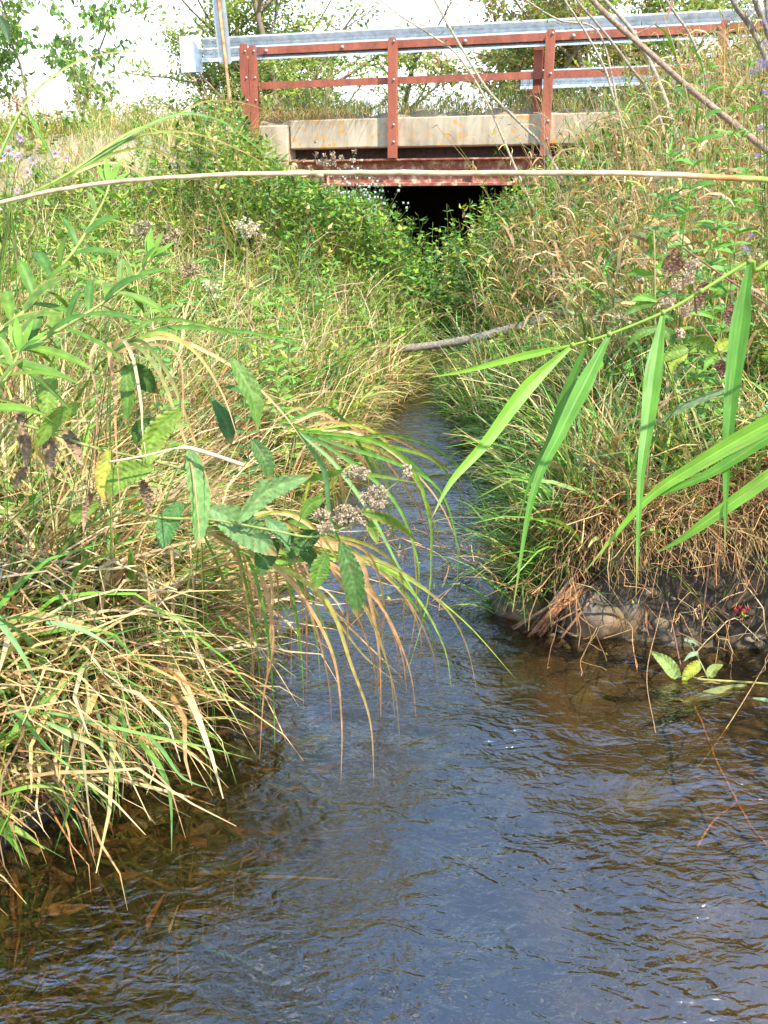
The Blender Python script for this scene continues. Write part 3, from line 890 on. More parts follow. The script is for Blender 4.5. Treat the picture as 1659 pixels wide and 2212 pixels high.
# straw thatch lying on the left bank
mb = MB()
grow(mb, left_keep, 6500, -2.2, 0.1, 1.6, 4.6, (0.22, 0.5), (0.0018, 0.0042), DRY, lean=(0.7, 1.5), bend=(-0.2, 0.9), toward=-0.9, lift=0.22, dens=lambda x, y: np.where((np.interp(y, _ly, _lx) - x) < 0.75, 1.0, 0.25), tw=0.9)
grow(mb, left_keep, 4000, -3.0, 0.3, 4.6, 8.2, (0.22, 0.45), (0.002, 0.004), DRY, lean=(0.6, 1.5), bend=(0.0, 0.9), toward=-0.9, lift=0.15, dens=lambda x, y: clump(x, y, 1.6, 4.0) ** 2, tw=0.9)
o = mb.build('straw_thatch', M['dry']); tag(o, 'flattened dry straw lying in a thatch along the left water edge', 'straw', kind='stuff')

# low broad-leaved weeds among the left grass
def weeds(mb, base, H, mix, L, w, nl=9, lean=0.35, mixstem=dict(olive=2, fresh=1, brown=1)):
    H = np.minimum(H, room(base)); base = base[H > 0.08]; H = H[H > 0.08]
    N = len(base); K = 5
    az = rng.uniform(0, 2 * PI, N); le = rng.uniform(0, lean, N)
    s = np.linspace(0, 1, K)
    P = base[:, None] + (H[:, None] * s[None])[..., None] * np.stack([np.sin(le) * np.cos(az), np.sin(le) * np.sin(az), np.cos(le)], -1)[:, None]
    P[:, 1:] += rng.normal(0, 0.012, (N, K - 1, 3))
    stems(mb, P, rng.uniform(0.0012, 0.0024, N), pick(N, mixstem))
    cb = pick(N, mix)
    for j in range(nl):
        f = rng.uniform(0.2, 1.0, N) * (K - 1)
        i0 = np.minimum(f.astype(int), K - 2); fr = (f - i0)[:, None]
        b = P[np.arange(N), i0] * (1 - fr) + P[np.arange(N), i0 + 1] * fr
        leaves(mb, b, rng.uniform(0, 2 * PI, N), rng.normal(0.1, 0.45, N), rng.uniform(*L, N), rng.uniform(*w, N), cb * (1 + 0.12 * rng.normal(size=(N, 1))))
mb = MB()
b = scatter(900, -2.4, 0.1, 1.7, 5.0, lambda x, y: left_keep(x, y) * clump(x, y, 2.2, 6.0))
weeds(mb, b, rng.uniform(0.15, 0.42, len(b)), dict(fresh=4, yel=2, blue=1.5), (0.03, 0.07), (0.009, 0.02))
b = scatter(2600, -4.5, 0.6, 4.0, 10.5, lambda x, y: left_keep(x, y) * clump(x, y, 1.5, 7.0))
weeds(mb, b, rng.uniform(0.2, 0.5, len(b)), dict(fresh=4, yel=3, blue=1.0), (0.04, 0.10), (0.009, 0.022), nl=10)
o = mb.build('bank_weeds', M['leaf']); tag(o, 'low leafy green weeds growing through the left bank grass', 'weeds', kind='stuff')

# embankment left of the bridge and the road shoulder
mb = MB()
emb_keep = lambda x, y: ((front(x, y) > -0.9) & (front(x, y) < 4.5) & (along(x, y) < 0.1) & (bankd(x, y)[0] > 0) & ((front(x, y) > 0.04) | (along(x, y) < -2.0))).astype(float) * in_view(x, y, 0.6)
grow(mb, emb_keep, 14000, -7.5, 0.5, 8.2, 14.8, (0.22, 0.45), (0.0022, 0.0048), dict(fresh=3, blue=1.2, yel=2.6, straw=2.2, tan=1.2, pale=0.8), lean=(0.05, 0.6), bend=(0.3, 1.5), dens=lambda x, y: 0.5 + 0.5 * clump(x, y, 1.7, 2.0), per=8, rad_=0.10)
sh_keep = lambda x, y: ((front(x, y) > -1.2) & (front(x, y) < 0.9) & (along(x, y) < -1.9)).astype(float) * in_view(x, y, 0.6)
b = scatter(420, -8.0, -1.0, 11.0, 15.5, sh_keep)
reeds(mb, b, rng.uniform(0.35, 0.85, len(b)), rng.uniform(0, 6.28, len(b)), rng.uniform(0, 0.25, len(b)), dict(straw=3, tan=2, olive=1), dict(straw=2, yel=2, fresh=2, tan=1), nl=4, LL=(0.1, 0.22), w=(0.002, 0.005))
o = mb.build('embankment_grass', M['grass']); tag(o, 'rough green and yellow grass on the road embankment left of the bridge', 'grass', kind='stuff')
mb = MB()
b = scatter(520, -6.5, -0.3, 9.2, 13.2, lambda x, y: emb_keep(x, y) * (0.15 + clump(x, y, 1.3, 9.0) ** 2) * (front(x, y) > 0.15))
weeds(mb, b, rng.uniform(0.12, 0.35, len(b)), dict(fresh=3, yel=5, straw=1, rust=0.3), (0.04, 0.09), (0.016, 0.034), nl=10)
o = mb.build('embankment_weeds', M['leaf']); tag(o, 'bright green climbing leaves over the embankment and old abutment wall', 'weeds', kind='stuff')

# turf on the verge behind the curb
mb = MB()
N = 4200
uu = rng.uniform(-1.8, 5.6, N); qq = rng.uniform(0.2, 0.8, N)
b = BO[None] + uu[:, None] * BU[None] + qq[:, None] * BN[None]; b[:, 2] = 2.49 + 0.05 * np.sin(qq * 5)
c = pick(N, dict(blue=2.5, fresh=2, straw=1.6, pale=1.0, dark=1.0, tan=0.8))
tall = 0.6 + 0.9 * clump(uu, qq * 3, 2.2, 3.0)
blades(mb, b, rng.uniform(0, 6.28, N), rng.uniform(0.0, 0.5, N), rng.uniform(0.2, 1.6, N), rng.uniform(0.16, 0.40, N) * tall, rng.uniform(0.0022, 0.0045, N), c, c * 1.05, K=5, twist=rng.normal(0, 0.5, N), clamp=False)
N = 750
uu = np.where(rng.random(N) < 0.55, rng.normal(-1.3, 0.5, N), rng.uniform(-1.4, 4.8, N)); qq = rng.uniform(0.10, 0.26, N)
b = BO[None] + uu[:, None] * BU[None] + qq[:, None] * BN[None]; b[:, 2] = 2.475
c = pick(N, dict(straw=3, pale=1.5, tan=2, brown=0.8, fresh=1, olive=1))
blades(mb, b, -PI / 2 - BYAW + rng.normal(0, 0.5, N), rng.uniform(0.1, 0.8, N), rng.uniform(1.2, 2.4, N), rng.uniform(0.14, 0.42, N), rng.uniform(0.0018, 0.0035, N), c, c, K=7, twist=rng.normal(0, 0.4, N), clamp=False)
o = mb.build('verge_grass', M['grass']); tag(o, 'thin blue green grass tufts on the bridge edge under the railing', 'grass', kind='stuff')

# right bank: short growth, then tall reed grass
mb = MB()
grow(mb, right_keep, 12000, 0.4, 3.2, 2.75, 5.6, (0.28, 0.6), (0.0022, 0.0075), dict(fresh=4, blue=2.5, yel=2, straw=1.6, tan=1.0), toward=2.6, dens=lambda x, y: clump(x, y, 2.6, 1.5))
grow(mb, right_keep, 14000, 0.4, 5.2, 5.4, 11.8, (0.3, 0.6), (0.0028, 0.007), dict(fresh=3, blue=2, yel=1.5, straw=2.2, tan=1.6, brown=0.5), toward=2.9, dens=lambda x, y: clump(x, y, 1.6, 2.5))
o = mb.build('bank_grass', M['grass']); tag(o, 'green leaning grass covering the right bank above the dark overhang', 'grass', kind='stuff')
mb = MB()
def reed_dens(x, y):
    dl, dr = bankd(x, y)
    return right_keep(x, y) * sstep(0.15, 0.7, dr) * sstep(3.1, 4.6, y + 0.25 * x)
b = scatter(2300, 0.6, 5.4, 3.4, 11.8, reed_dens)
hh = rng.uniform(0.65, 1.15, len(b)) * (0.75 + 0.25 * sstep(0.6, 2.2, b[:, 0]))
rm = room(b); tallone = rng.random(len(b)) < 0.10
tallone &= ~((b[:, 1] > 4.5) & (b[:, 1] < 7.0) & (b[:, 0] < 1.6))
hh = np.where(tallone, hh * 1.05, np.minimum(hh, rm * 0.98))
b = b[hh > 0.18]; hh = hh[hh > 0.18]
reeds(mb, b, hh, rng.normal(2.7, 1.0, len(b)), rng.uniform(0.0, 0.38, len(b)), dict(straw=2, tan=1.5, olive=1.2, yel=1), dict(straw=2.6, tan=2.4, fresh=2.0, blue=1.6, yel=1, pale=0.7, brown=0.7, rust=0.3), nl=6)
o = mb.build('reed_grass', M['grass']); tag(o, 'tall tangled reed grass with curled tan leaves on the right bank', 'reed grass', kind='stuff')
mb = MB()
b = scatter(1000, 0.6, 4.5, 3.2, 9.5, lambda x, y: right_keep(x, y) * clump(x, y, 1.7, 12.0))
weeds(mb, b, rng.uniform(0.2, 0.6, len(b)), dict(fresh=4, yel=1.5, blue=2, dark=1), (0.03, 0.08), (0.008, 0.018), nl=11)
o = mb.build('bank_weeds', M['leaf']); tag(o, 'low leafy green weeds among the reed grass of the right bank', 'weeds', kind='stuff')

# grass hanging over and into the water from both banks
mb = MB()
b = scatter(2600, -1.6, 0.6, 1.9, 9.2, lambda x, y: (np.abs(bankd(x, y)[0] - 0.06) < 0.1) * in_view(x, y))
N = len(b); c = pick(N, dict(fresh=3, blue=2, yel=1.5, straw=2, tan=1.5, rust=0.5)); b[:, 2] += 0.02
blades(mb, b, rng.normal(-0.25, 0.6, N), rng.uniform(0.1, 0.7, N), rng.uniform(1.1, 2.2, N), rng.uniform(0.25, 0.55, N) * np.where(b[:, 1] > 4.6, 0.5, np.where(b[:, 1] > 2.5, 0.62, 1.0)), rng.uniform(0.0018, 0.0042, N), c, pick(N, dict(straw=2, tan=2, yel=1, fresh=1)), K=7, twist=rng.normal(0, 0.5, N))
b = scatter(2600, 0.3, 2.2, 2.8, 8.5, lambda x, y: (np.abs(bankd(x, y)[1] - 0.06) < 0.1) * in_view(x, y))
N = len(b); c = pick(N, dict(fresh=4, blue=3, yel=1.5, straw=1, tan=1)); b[:, 2] += 0.02
blades(mb, b, rng.normal(3.1, 0.7, N), rng.uniform(0.1, 0.7, N), rng.uniform(1.0, 2.2, N), rng.uniform(0.22, 0.5, N) * np.where(b[:, 1] > 4.6, 0.6, 1.0), rng.uniform(0.002, 0.005, N), c, c * 1.05, K=7, twist=rng.normal(0, 0.5, N))
o = mb.build('overhanging_grass', M['grass']); tag(o, 'grass blades arching from both banks into the stream', 'grass', kind='stuff')

# drowned weed and old stalks under the surface along the left edge
mb = MB()
b = scatter(1500, -1.7, -0.35, 1.0, 2.5, lambda x, y: ((bankd(x, y)[0] > -0.42) & (bankd(x, y)[0] < 0.1)).astype(float))
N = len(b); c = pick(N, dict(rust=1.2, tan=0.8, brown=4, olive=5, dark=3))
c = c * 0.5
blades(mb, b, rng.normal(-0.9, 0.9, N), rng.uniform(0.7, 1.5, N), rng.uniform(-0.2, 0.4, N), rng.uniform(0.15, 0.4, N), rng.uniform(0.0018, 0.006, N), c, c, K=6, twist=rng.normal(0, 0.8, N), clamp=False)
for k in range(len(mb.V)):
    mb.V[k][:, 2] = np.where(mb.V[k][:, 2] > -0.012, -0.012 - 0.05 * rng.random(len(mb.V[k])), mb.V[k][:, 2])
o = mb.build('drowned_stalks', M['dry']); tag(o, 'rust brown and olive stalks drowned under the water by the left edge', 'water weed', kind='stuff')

# rank growth crowding the bridge mouth from both sides
mb = MB()
mouth = lambda x, y: ((front(x, y) > 0.2) & (front(x, y) < 3.6) & (along(x, y) > -1.8) & (along(x, y) < 3.6) & (np.maximum(*bankd(x, y)) > -0.36)).astype(float)
b = scatter(2900, -2.2, 4.2, 8.0, 12.6, lambda x, y: mouth(x, y) * np.where(along(x, y) < -0.7, 0.25, 1.0))
weeds(mb, b, rng.uniform(0.45, 1.3, len(b)), dict(fresh=4, yel=2.5, blue=1.5, dark=1, straw=0.4), (0.05, 0.10), (0.012, 0.024), nl=14)
grow(mb, mouth, 6000, -2.2, 4.2, 8.0, 12.6, (0.4, 0.8), (0.003, 0.007), dict(fresh=3, yel=2, blue=1.5, straw=3, tan=2, pale=1), K=6)
o = mb.build('bridge_mouth_growth', M['leaf']); tag(o, 'rank green weeds crowding the dark opening under the bridge', 'weeds', kind='stuff')
# tall thin culms standing up on the right, in front of the bridge end
mb = MB()
b = scatter(480, 1.0, 4.6, 3.8, 9.5, lambda x, y: right_keep(x, y) * sstep(0.35, 1.4, bankd(x, y)[1]) * ~((y > 4.2) & (y < 7.0) & (x < 1.5)))
reeds(mb, b, rng.uniform(1.0, 1.85, len(b)), rng.normal(2.4, 0.9, len(b)), rng.uniform(0.0, 0.32, len(b)), dict(straw=4, tan=2, pale=2, yel=0.6), dict(straw=2, tan=2, fresh=2.5, blue=2, brown=1), nl=5, LL=(0.15, 0.32), w=(0.003, 0.008))
o = mb.build('tall_culms', M['grass']); tag(o, 'tall thin straw culms standing before the right end of the bridge', 'reed grass', kind='stuff')
# unseen reeds beside the camera, added to shade the stream and darken its reflection
mb = MB()
near_right = lambda x, y: ((bankd(x, y)[1] > 0.03) & (x > 0.433 * (y * math.cos(PITCH) + 0.4) + 0.30)).astype(float)
b = scatter(130, 1.3, 2.6, -0.6, 2.4, near_right)
hr = rng.uniform(0.6, 1.1, len(b))
reeds(mb, b, hr, rng.normal(0.3, 1.0, len(b)), rng.uniform(0.0, 0.22, len(b)), dict(straw=2, tan=1.5, olive=2), dict(straw=2, tan=2, fresh=3, blue=2), nl=7, LL=(0.16, 0.30), w=(0.004, 0.010))
o = mb.build('unseen_reed_grass', M['grass']); tag(o, 'out of view reed grass added on the near right bank to shade the stream', 'reed grass', kind='stuff')
# thick drooping fringe along the near left water edge
mb = MB()
edge_keep = lambda x, y: left_keep(x, y) * (bankd(x, y)[0] < 0.5)
grow(mb, edge_keep, 3000, -1.9, -0.4, 1.6, 2.7, (0.35, 0.65), (0.0025, 0.008), dict(straw=3, tan=5, pale=1, brown=1, rust=0.6, fresh=1.6, blue=1), lean=(0.1, 0.8), bend=(1.0, 2.3), toward=-0.7, K=8, lift=0.12)
grow(mb, edge_keep, 2200, -1.9, -0.4, 1.5, 2.8, (0.3, 0.6), (0.003, 0.008), dict(fresh=3, blue=2, yel=1), lean=(0.1, 0.7), bend=(0.8, 2.1), toward=-0.8, K=8, lift=0.1, per=8)
N = 1700
yy = rng.uniform(1.4, 3.4, N); xx = np.interp(yy, _ly, _lx) - rng.uniform(0.02, 0.20, N)
b = np.column_stack([xx, yy, np.maximum(hz(xx, yy), 0.05) + rng.uniform(0.0, 0.10, N)])
c = pick(N, dict(tan=3, straw=2, brown=2, fresh=2.5, blue=1.5, rust=0.7))
blades(mb, b, rng.normal(-0.5, 0.6, N), rng.uniform(0.3, 1.2, N), rng.uniform(0.8, 2.0, N), rng.uniform(0.18, 0.42, N), rng.uniform(0.0014, 0.005, N), c, c * 0.9, K=7, twist=rng.normal(0, 0.6, N), wig=0.05)
o = mb.build('edge_grass', M['grass']); tag(o, 'thick tan and green grass fringe drooping to the water on the near left', 'grass', kind='stuff')
# dead roots and grass hanging over the undercut on the right
mb = MB()
N = 3200
xx = rng.uniform(0.62, 1.9, N); yy = np.interp(xx, [0.62, 1.36, 1.9], [2.80, 2.64, 2.55]) + rng.uniform(0.06, 0.26, N)
b = np.column_stack([xx, yy, np.maximum(hz(xx, yy), 0.14) + rng.uniform(0.0, 0.10, N)])
c = pick(N, dict(brown=3, tan=3, rust=1.5, straw=1.5, olive=1))
blades(mb, b, rng.normal(-1.65, 0.55, N), rng.uniform(0.3, 1.3, N), rng.uniform(0.8, 2.2, N), rng.uniform(0.14, 0.38, N), rng.uniform(0.0010, 0.0028, N), c, c * 0.85, K=7, twist=rng.normal(0, 0.6, N), wig=0.07)
o = mb.build('hanging_roots', M['dry']); tag(o, 'brown dead roots and grass hanging over the undercut right bank', 'roots', kind='stuff')
# snapped and kinked dry stalks sticking out of the growth
mb = MB()
for keep, n_, x0, x1, y0, y1 in ((left_keep, 420, -3.5, 0.4, 1.9, 9.5), (right_keep, 420, 0.6, 4.2, 2.9, 9.5)):
    b = scatter(n_, x0, x1, y0, y1, keep); N = len(b)
    H = np.minimum(rng.uniform(0.3, 0.8, N), np.maximum(room(b), 0.12))
    a = rng.uniform(0, 6.28, N); le = rng.uniform(0.0, 0.5, N)
    kn = b + np.stack([np.sin(le) * np.cos(a), np.sin(le) * np.sin(a), np.cos(le)], -1) * (H * rng.uniform(0.45, 0.95, N))[:, None]
    a2 = a + rng.normal(0, 0.8, N); dn = rng.uniform(-0.8, 0.35, N)
    en = kn + np.stack([np.cos(dn) * np.cos(a2), np.cos(dn) * np.sin(a2), np.sin(dn)], -1) * rng.uniform(0.12, 0.4, N)[:, None]
    en[:, 2] = np.maximum(en[:, 2], np.maximum(hz(en[:, 0], en[:, 1]), 0) + 0.01)
    P = np.stack([b, b * 0.5 + kn * 0.5 + rng.normal(0, 0.01, b.shape), kn, kn * 0.5 + en * 0.5 + rng.normal(0, 0.012, b.shape), en], 1)
    stems(mb, P, rng.uniform(0.0012, 0.0030, N), pick(N, dict(straw=3, tan=3, pale=2, brown=1.5)))
o = mb.build('bent_stalks', M['dry']); tag(o, 'snapped and kinked dry stalks sticking out of both banks', 'stalks', kind='stuff')
# long loose strands lying over everything
mb = MB()
for keep, n_, x0, x1, y0, y1, mx in ((left_keep, 700, -2.4, 0.2, 2.0, 6.0, dict(straw=3, tan=2, pale=2, fresh=2, blue=1.5)), (left_keep, 600, -4.5, 0.4, 6.0, 10.0, dict(straw=3, pale=2, yel=2, fresh=2)), (right_keep, 800, 0.6, 4.0, 3.0, 9.0, dict(straw=3, tan=3, pale=1.5, fresh=2, blue=2))):
    b = scatter(n_, x0, x1, y0, y1, keep); N = len(b)
    c = pick(N, mx); L = np.minimum(rng.uniform(0.5, 1.0, N), np.maximum(room(b), 0.1) * 1.5)
    blades(mb, b, rng.uniform(0, 6.28, N), rng.uniform(0.0, 0.5, N), rng.uniform(0.8, 2.0, N), L, rng.uniform(0.0015, 0.0035, N), c, c * 1.05, K=10, twist=rng.normal(0, 0.6, N))
o = mb.build('loose_grass_strands', M['dry']); tag(o, 'long loose straw and grass strands lying over the bank growth', 'grass', kind='stuff')

# pebbles and clods along the waterline
ico = bmesh.new(); bmesh.ops.create_icosphere(ico, subdivisions=2, radius=1.0)
_iv = np.array([v.co[:] for v in ico.verts]); _it = np.array([[v.index for v in f.verts] for f in ico.faces]); ico.free()
mb = MB()
for k in range(230):
    if k < 160:
        x = rng.uniform(0.5, 1.35); y = np.interp(x, [0.5, 0.62, 1.36], [2.95, 2.79, 2.63]) + rng.normal(0, 0.04)
    else:
        y = rng.uniform(1.5, 3.2); x = np.interp(y, _ly, _lx) + rng.normal(0, 0.05)
    r_ = rng.uniform(0.008, 0.034) * (1.4 if rng.random() < 0.15 else 1)
    q = rng.normal(0, 1, (5, 3)); V = _iv * (1 + 0.10 * np.sin(_iv @ q.T * 2.2).sum(1, keepdims=True)) * np.array([1, rng.uniform(0.7, 1), rng.uniform(0.45, 0.8)])
    z = max(float(hz(x, y)), -0.03)
    mb.add(V * r_ + np.array([x, y, z + r_ * 0.15]), None, _it, np.array([0.10, 0.08, 0.055]) * rng.uniform(0.5, 2.0))
o = mb.build('waterline_stones', M['bark']); tag(o, 'pebbles and mud clods scattered along the waterline', 'pebbles', kind='stuff')

# ------------------------------------------------------------------ single plants and things
def dep(p):
    return float((np.asarray(p) - _C) @ _F)
def wdep(x, y, z=0.0):
    return dep(atz(x, y, z))
def ppath(pts, d0, d1, n=16):
    """path through photo points, its distance running from d0 to d1"""
    m = len(pts)
    return spline([at(x, y, d0 + (d1 - d0) * i / (m - 1)) for i, (x, y) in enumerate(pts)], n)
def ribbon(mb, P, hw, c0, c1=None, prof='blade', fold=0.15, tilt=0.0, cols=3, crinkle=0.0, edge=None, facing=None, serr=0.0, veins=0.0, stripes=0.0):
    """one leaf or blade along P: rows x cols surface with a midrib fold"""
    P = np.asarray(P, float); K = len(P)
    s = np.linspace(0, 1, K)
    t = np.gradient(P, axis=0); t /= np.linalg.norm(t, axis=1)[:, None] + 1e-9
    v = (_C - P) if facing is None else np.tile(np.asarray(facing, float), (K, 1))
    v /= np.linalg.norm(v, axis=1)[:, None]
    sd = np.cross(t, v); sd /= np.linalg.norm(sd, axis=1)[:, None] + 1e-9
    nr = np.cross(sd, t)
    if veins:
        tl = (tilt + rng.normal(0, 0.5) * s + 0.25 * np.sin(s * rng.uniform(2, 5) + rng.uniform(0, 6)))[:, None]
    else:
        tl = np.full((K, 1), tilt)
    sd, nr = sd * np.cos(tl) + nr * np.sin(tl), nr * np.cos(tl) - sd * np.sin(tl)
    if prof == 'blade': wp = np.minimum(1, 0.5 + 2.0 * s) * np.clip((1 - s) * 1.5, 0.03, 1) ** 0.8
    elif prof == 'reed': wp = np.clip(np.minimum(0.25 + 3.2 * s, 1.0), 0, 1) * np.clip((1 - s) * 1.45, 0.02, 1) ** 0.9
    elif prof == 'lance': wp = np.clip(np.sin(PI * np.clip(0.05 + 0.95 * s, 0, 1)), 0.03, 1) ** 0.75
    elif prof == 'ovate': wp = np.clip(np.sin(PI * np.clip(0.10 + 0.90 * s ** 0.72, 0, 1)), 0.02, 1) ** 0.8
    elif prof == 'strip': wp = np.clip(np.minimum(0.6 + s, 1.0) * np.minimum(1, (1 - s) * 6), 0.15, 1)
    else: wp = np.ones(K)
    if serr: wp = wp * (1 + serr * np.where(np.arange(K) % 2, 1, -1))
    q = np.linspace(-1, 1, cols)
    V = P[:, None] + sd[:, None] * (q[None, :, None] * (hw * wp)[:, None, None]) + nr[:, None] * (np.abs(q)[None, :, None] * (fold * hw * wp)[:, None, None])
    if crinkle:
        V = V + nr[:, None] * (rng.normal(0, crinkle, (K, cols))[..., None] * (wp[:, None, None] * hw))
    if veins:                                     # raised cushions between the side veins
        ph = 2 * PI * (veins * s[:, None] - 1.7 * np.abs(q)[None])
        V = V + nr[:, None] * ((np.sin(ph) * 0.07 * (0.4 + np.abs(q)[None]))[..., None] * (wp[:, None, None] * hw))
    c1 = c0 if c1 is None else c1
    C = np.asarray(c0)[None, None] * (1 - s[:, None, None]) + np.asarray(c1)[None, None] * s[:, None, None]
    C = np.repeat(C, cols, axis=1)
    if edge is not None:
        e = (np.abs(q)[None, :, None] ** 2) * np.clip(rng.normal(0.6, 0.3, (K, cols, 1)), 0, 1)
        C = C * (1 - e) + np.asarray(edge)[None, None] * e
    if veins:
        C = C * (1 + 0.13 * np.cos(ph + 0.6))[..., None]
        sp_ = (rng.random((K, cols, 1)) < 0.035) * rng.uniform(0.4, 0.9, (K, cols, 1))
        C = C * (1 - sp_) + np.array([0.14, 0.085, 0.03]) * sp_
        tipb = np.clip((s - rng.uniform(0.82, 0.97)) / 0.08, 0, 1)[:, None, None] * 0.8
        C = C * (1 - tipb) + np.array([0.26, 0.17, 0.06]) * tipb
    if stripes:
        C = C * (1 + stripes * np.where(np.arange(cols) % 2, 1, -1))[None, :, None]
        sp_ = (rng.random((K, cols, 1)) < 0.02) * rng.uniform(0.3, 0.8, (K, cols, 1))
        C = C * (1 - sp_) + np.array([0.20, 0.13, 0.05]) * sp_
        k = np.clip((s - 0.90) / 0.10, 0, 1)[:, None, None]
        C = C * (1 - k) + np.array([0.36, 0.24, 0.10]) * k
    if cols >= 5:
        C[:, cols // 2] = C[:, cols // 2] * 1.25 + 0.01
    i = np.arange(K - 1)[:, None] * cols + np.arange(cols - 1)[None]
    Q = np.stack([i, i + 1, i + cols + 1, i + cols], -1).reshape(-1, 4)
    mb.add(V.reshape(-1, 3), Q, None, C.reshape(-1, 3))
def blade_part(parent, P, hw, c0, c1=None, name='blade', mat='grass', **kw):
    m = MB(); ribbon(m, P, hw, c0, c1, **kw)
    return m.build(name, M[mat], parent, origin=parent.location)
STEMS = {}
def stem_part(parent, P, r, c, name='stem', mat='grass', sides=6):
    if name in ('stem', 'side_stem'): STEMS.setdefault(parent.name, []).append(np.asarray(P))
    m = MB(); m.tube(P, r, sides, c)
    return m.build(name, M[mat], parent, origin=parent.location)
def col(n, j=0.1):
    return np.clip(np.array(PAL[n]) * (1 + j * rng.normal()) , 0.005, 0.9)
def bobbles(mb, centres, r, c, jit=0.35, spikes=26):
    """fluffy seed balls: a burst of short bristles round each centre"""
    cs = np.asarray(centres, float); n = len(cs)
    r = np.broadcast_to(np.asarray(r, float), (n,))
    d = rng.normal(size=(n, spikes, 3)); d /= np.linalg.norm(d, axis=2, keepdims=True)
    e = np.cross(d, rng.normal(size=(n, spikes, 3))); e /= np.linalg.norm(e, axis=2, keepdims=True) + 1e-9
    rr = r[:, None, None] * (1 + jit * rng.normal(size=(n, spikes, 1))).clip(0.4, 1.8)
    tip = cs[:, None] + d * rr
    V = np.stack([cs[:, None] + d * rr * 0.1, tip + e * rr * 0.34, tip - e * rr * 0.34], 2).reshape(-1, 3)
    T = np.arange(n * spikes * 3).reshape(-1, 3)
    C = np.repeat(np.asarray(c)[None] * (1 + 0.28 * rng.normal(size=(n * spikes, 1))).clip(0.45, 1.6), 3, axis=0)
    mb.add(V, None, T, C)
# ---- sagging reed on the right, with broad hanging leaves
RC = (0.13, 0.29, 0.028); RC2 = (0.10, 0.25, 0.03)
reed = empty('reed', (2.05, 2.25, float(hz(2.05, 2.25)) - 0.02))
tag(reed, 'sagging bright green reed stem with long broad hanging leaves above the stream', 'reed')
P = np.concatenate([spline([at(930, 815, 1.20), at(1158, 764, 1.20), at(1237, 745, 1.2), at(1316, 722, 1.2), at(1432, 675, 1.2), at(1514, 629, 1.21), at(1618, 565, 1.22), at(1700, 530, 1.24), (0.95, 1.42, 1.72), (1.45, 1.75, 1.52), (1.85, 2.08, 0.95), tuple(reed.location)], 70)])
P = P[8:]
stem_part(reed, P, np.linspace(0.0012, 0.0046, len(P)), (0.27, 0.42, 0.06), mat='reed_leaf', sides=8)
for (x, y) in ((1237, 745), (1272, 734), (1316, 722), (1432, 675), (1514, 629), (1618, 565)):
    a, b = at(x - 6, y + 3.0, 1.2), at(x + 6, y - 3.0, 1.2)
    stem_part(reed, np.array([a, b]), [0.0044, 0.0044], (0.33, 0.36, 0.12), name='node', mat='reed_leaf', sides=8) if False else None
    stem_part(reed, np.array([a * 0.8 + b * 0.2, b * 0.8 + a * 0.2]), [0.0037, 0.0037], (0.30, 0.36, 0.09), name='node', mat='reed_leaf', sides=8)
def RL(pts, hw, d0=1.2, d1=1.2, c0=RC, c1=None, tilt=0.0, fold=0.25, **kw):
    return blade_part(reed, ppath(pts, d0, d1, 34), hw, c0, c1 if c1 is not None else tuple(np.array(c0) * 1.05), name='leaf', mat='reed_leaf', prof='reed', tilt=tilt, fold=fold, cols=11, stripes=0.07, crinkle=0.025, **kw)
RL([(1237, 745), (1120, 772), (1010, 800), (925, 816)], 0.0050, c0=(0.18, 0.36, 0.03))
RL([(1233, 749), (1138, 838), (1050, 955), (975, 1040), (934, 1116)], 0.0095, 1.2, 1.12, c0=(0.16, 0.34, 0.028), tilt=0.2)
RL([(1270, 737), (1225, 850), (1190, 950), (1150, 1030), (1118, 1130)], 0.0085, 1.2, 1.24, c0=(0.085, 0.21, 0.025), tilt=-0.5)
RL([(1316, 724), (1262, 830), (1210, 935), (1150, 1070), (1107, 1322)], 0.0110, 1.2, 1.16, c0=RC2, tilt=0.1)
RL([(1432, 679), (1412, 800), (1398, 920), (1383, 1045), (1374, 1285)], 0.0118, 1.2, 1.14, c0=(0.105, 0.255, 0.03), tilt=0.15)
RL([(1619, 570), (1600, 700), (1580, 860), (1570, 1000), (1566, 1195)], 0.0125, 1.22, 1.14, c0=(0.09, 0.235, 0.028), tilt=-0.15)
reed2 = empty('reed', (2.02, 1.95, float(hz(2.02, 1.95)) - 0.02))
tag(reed2, 'low green reed whose pale leaves reach out over the rocks and muddy overhang', 'reed')
P = spline([tuple(reed2.location), (1.75, 1.7, 0.75), (1.2, 1.35, 1.12), at(1860, 880, 1.12), at(1760, 860, 1.1)], 30)
stem_part(reed2, P, np.linspace(0.0045, 0.0022, 30), (0.25, 0.40, 0.06), mat='reed_leaf', sides=8)
for pts, hw, c0, tl in (([(1770, 862), (1659, 915), (1510, 1000), (1390, 1085), (1258, 1242)], 0.0125, (0.18, 0.36, 0.04), 0.25), ([(1790, 870), (1659, 945), (1540, 1020), (1440, 1062), (1386, 1082)], 0.0085, (0.11, 0.27, 0.03), -0.3),
                        ([(1850, 890), (1659, 1030), (1531, 1122), (1470, 1165), (1415, 1196)], 0.0095, (0.17, 0.34, 0.04), 0.2)):
    blade_part(reed2, ppath(pts, 1.12, 1.2, 20), hw, c0, tuple(np.array(c0) * 0.95), name='leaf', mat='reed_leaf', prof='reed', tilt=tl, fold=0.35, cols=11, stripes=0.07, crinkle=0.025)

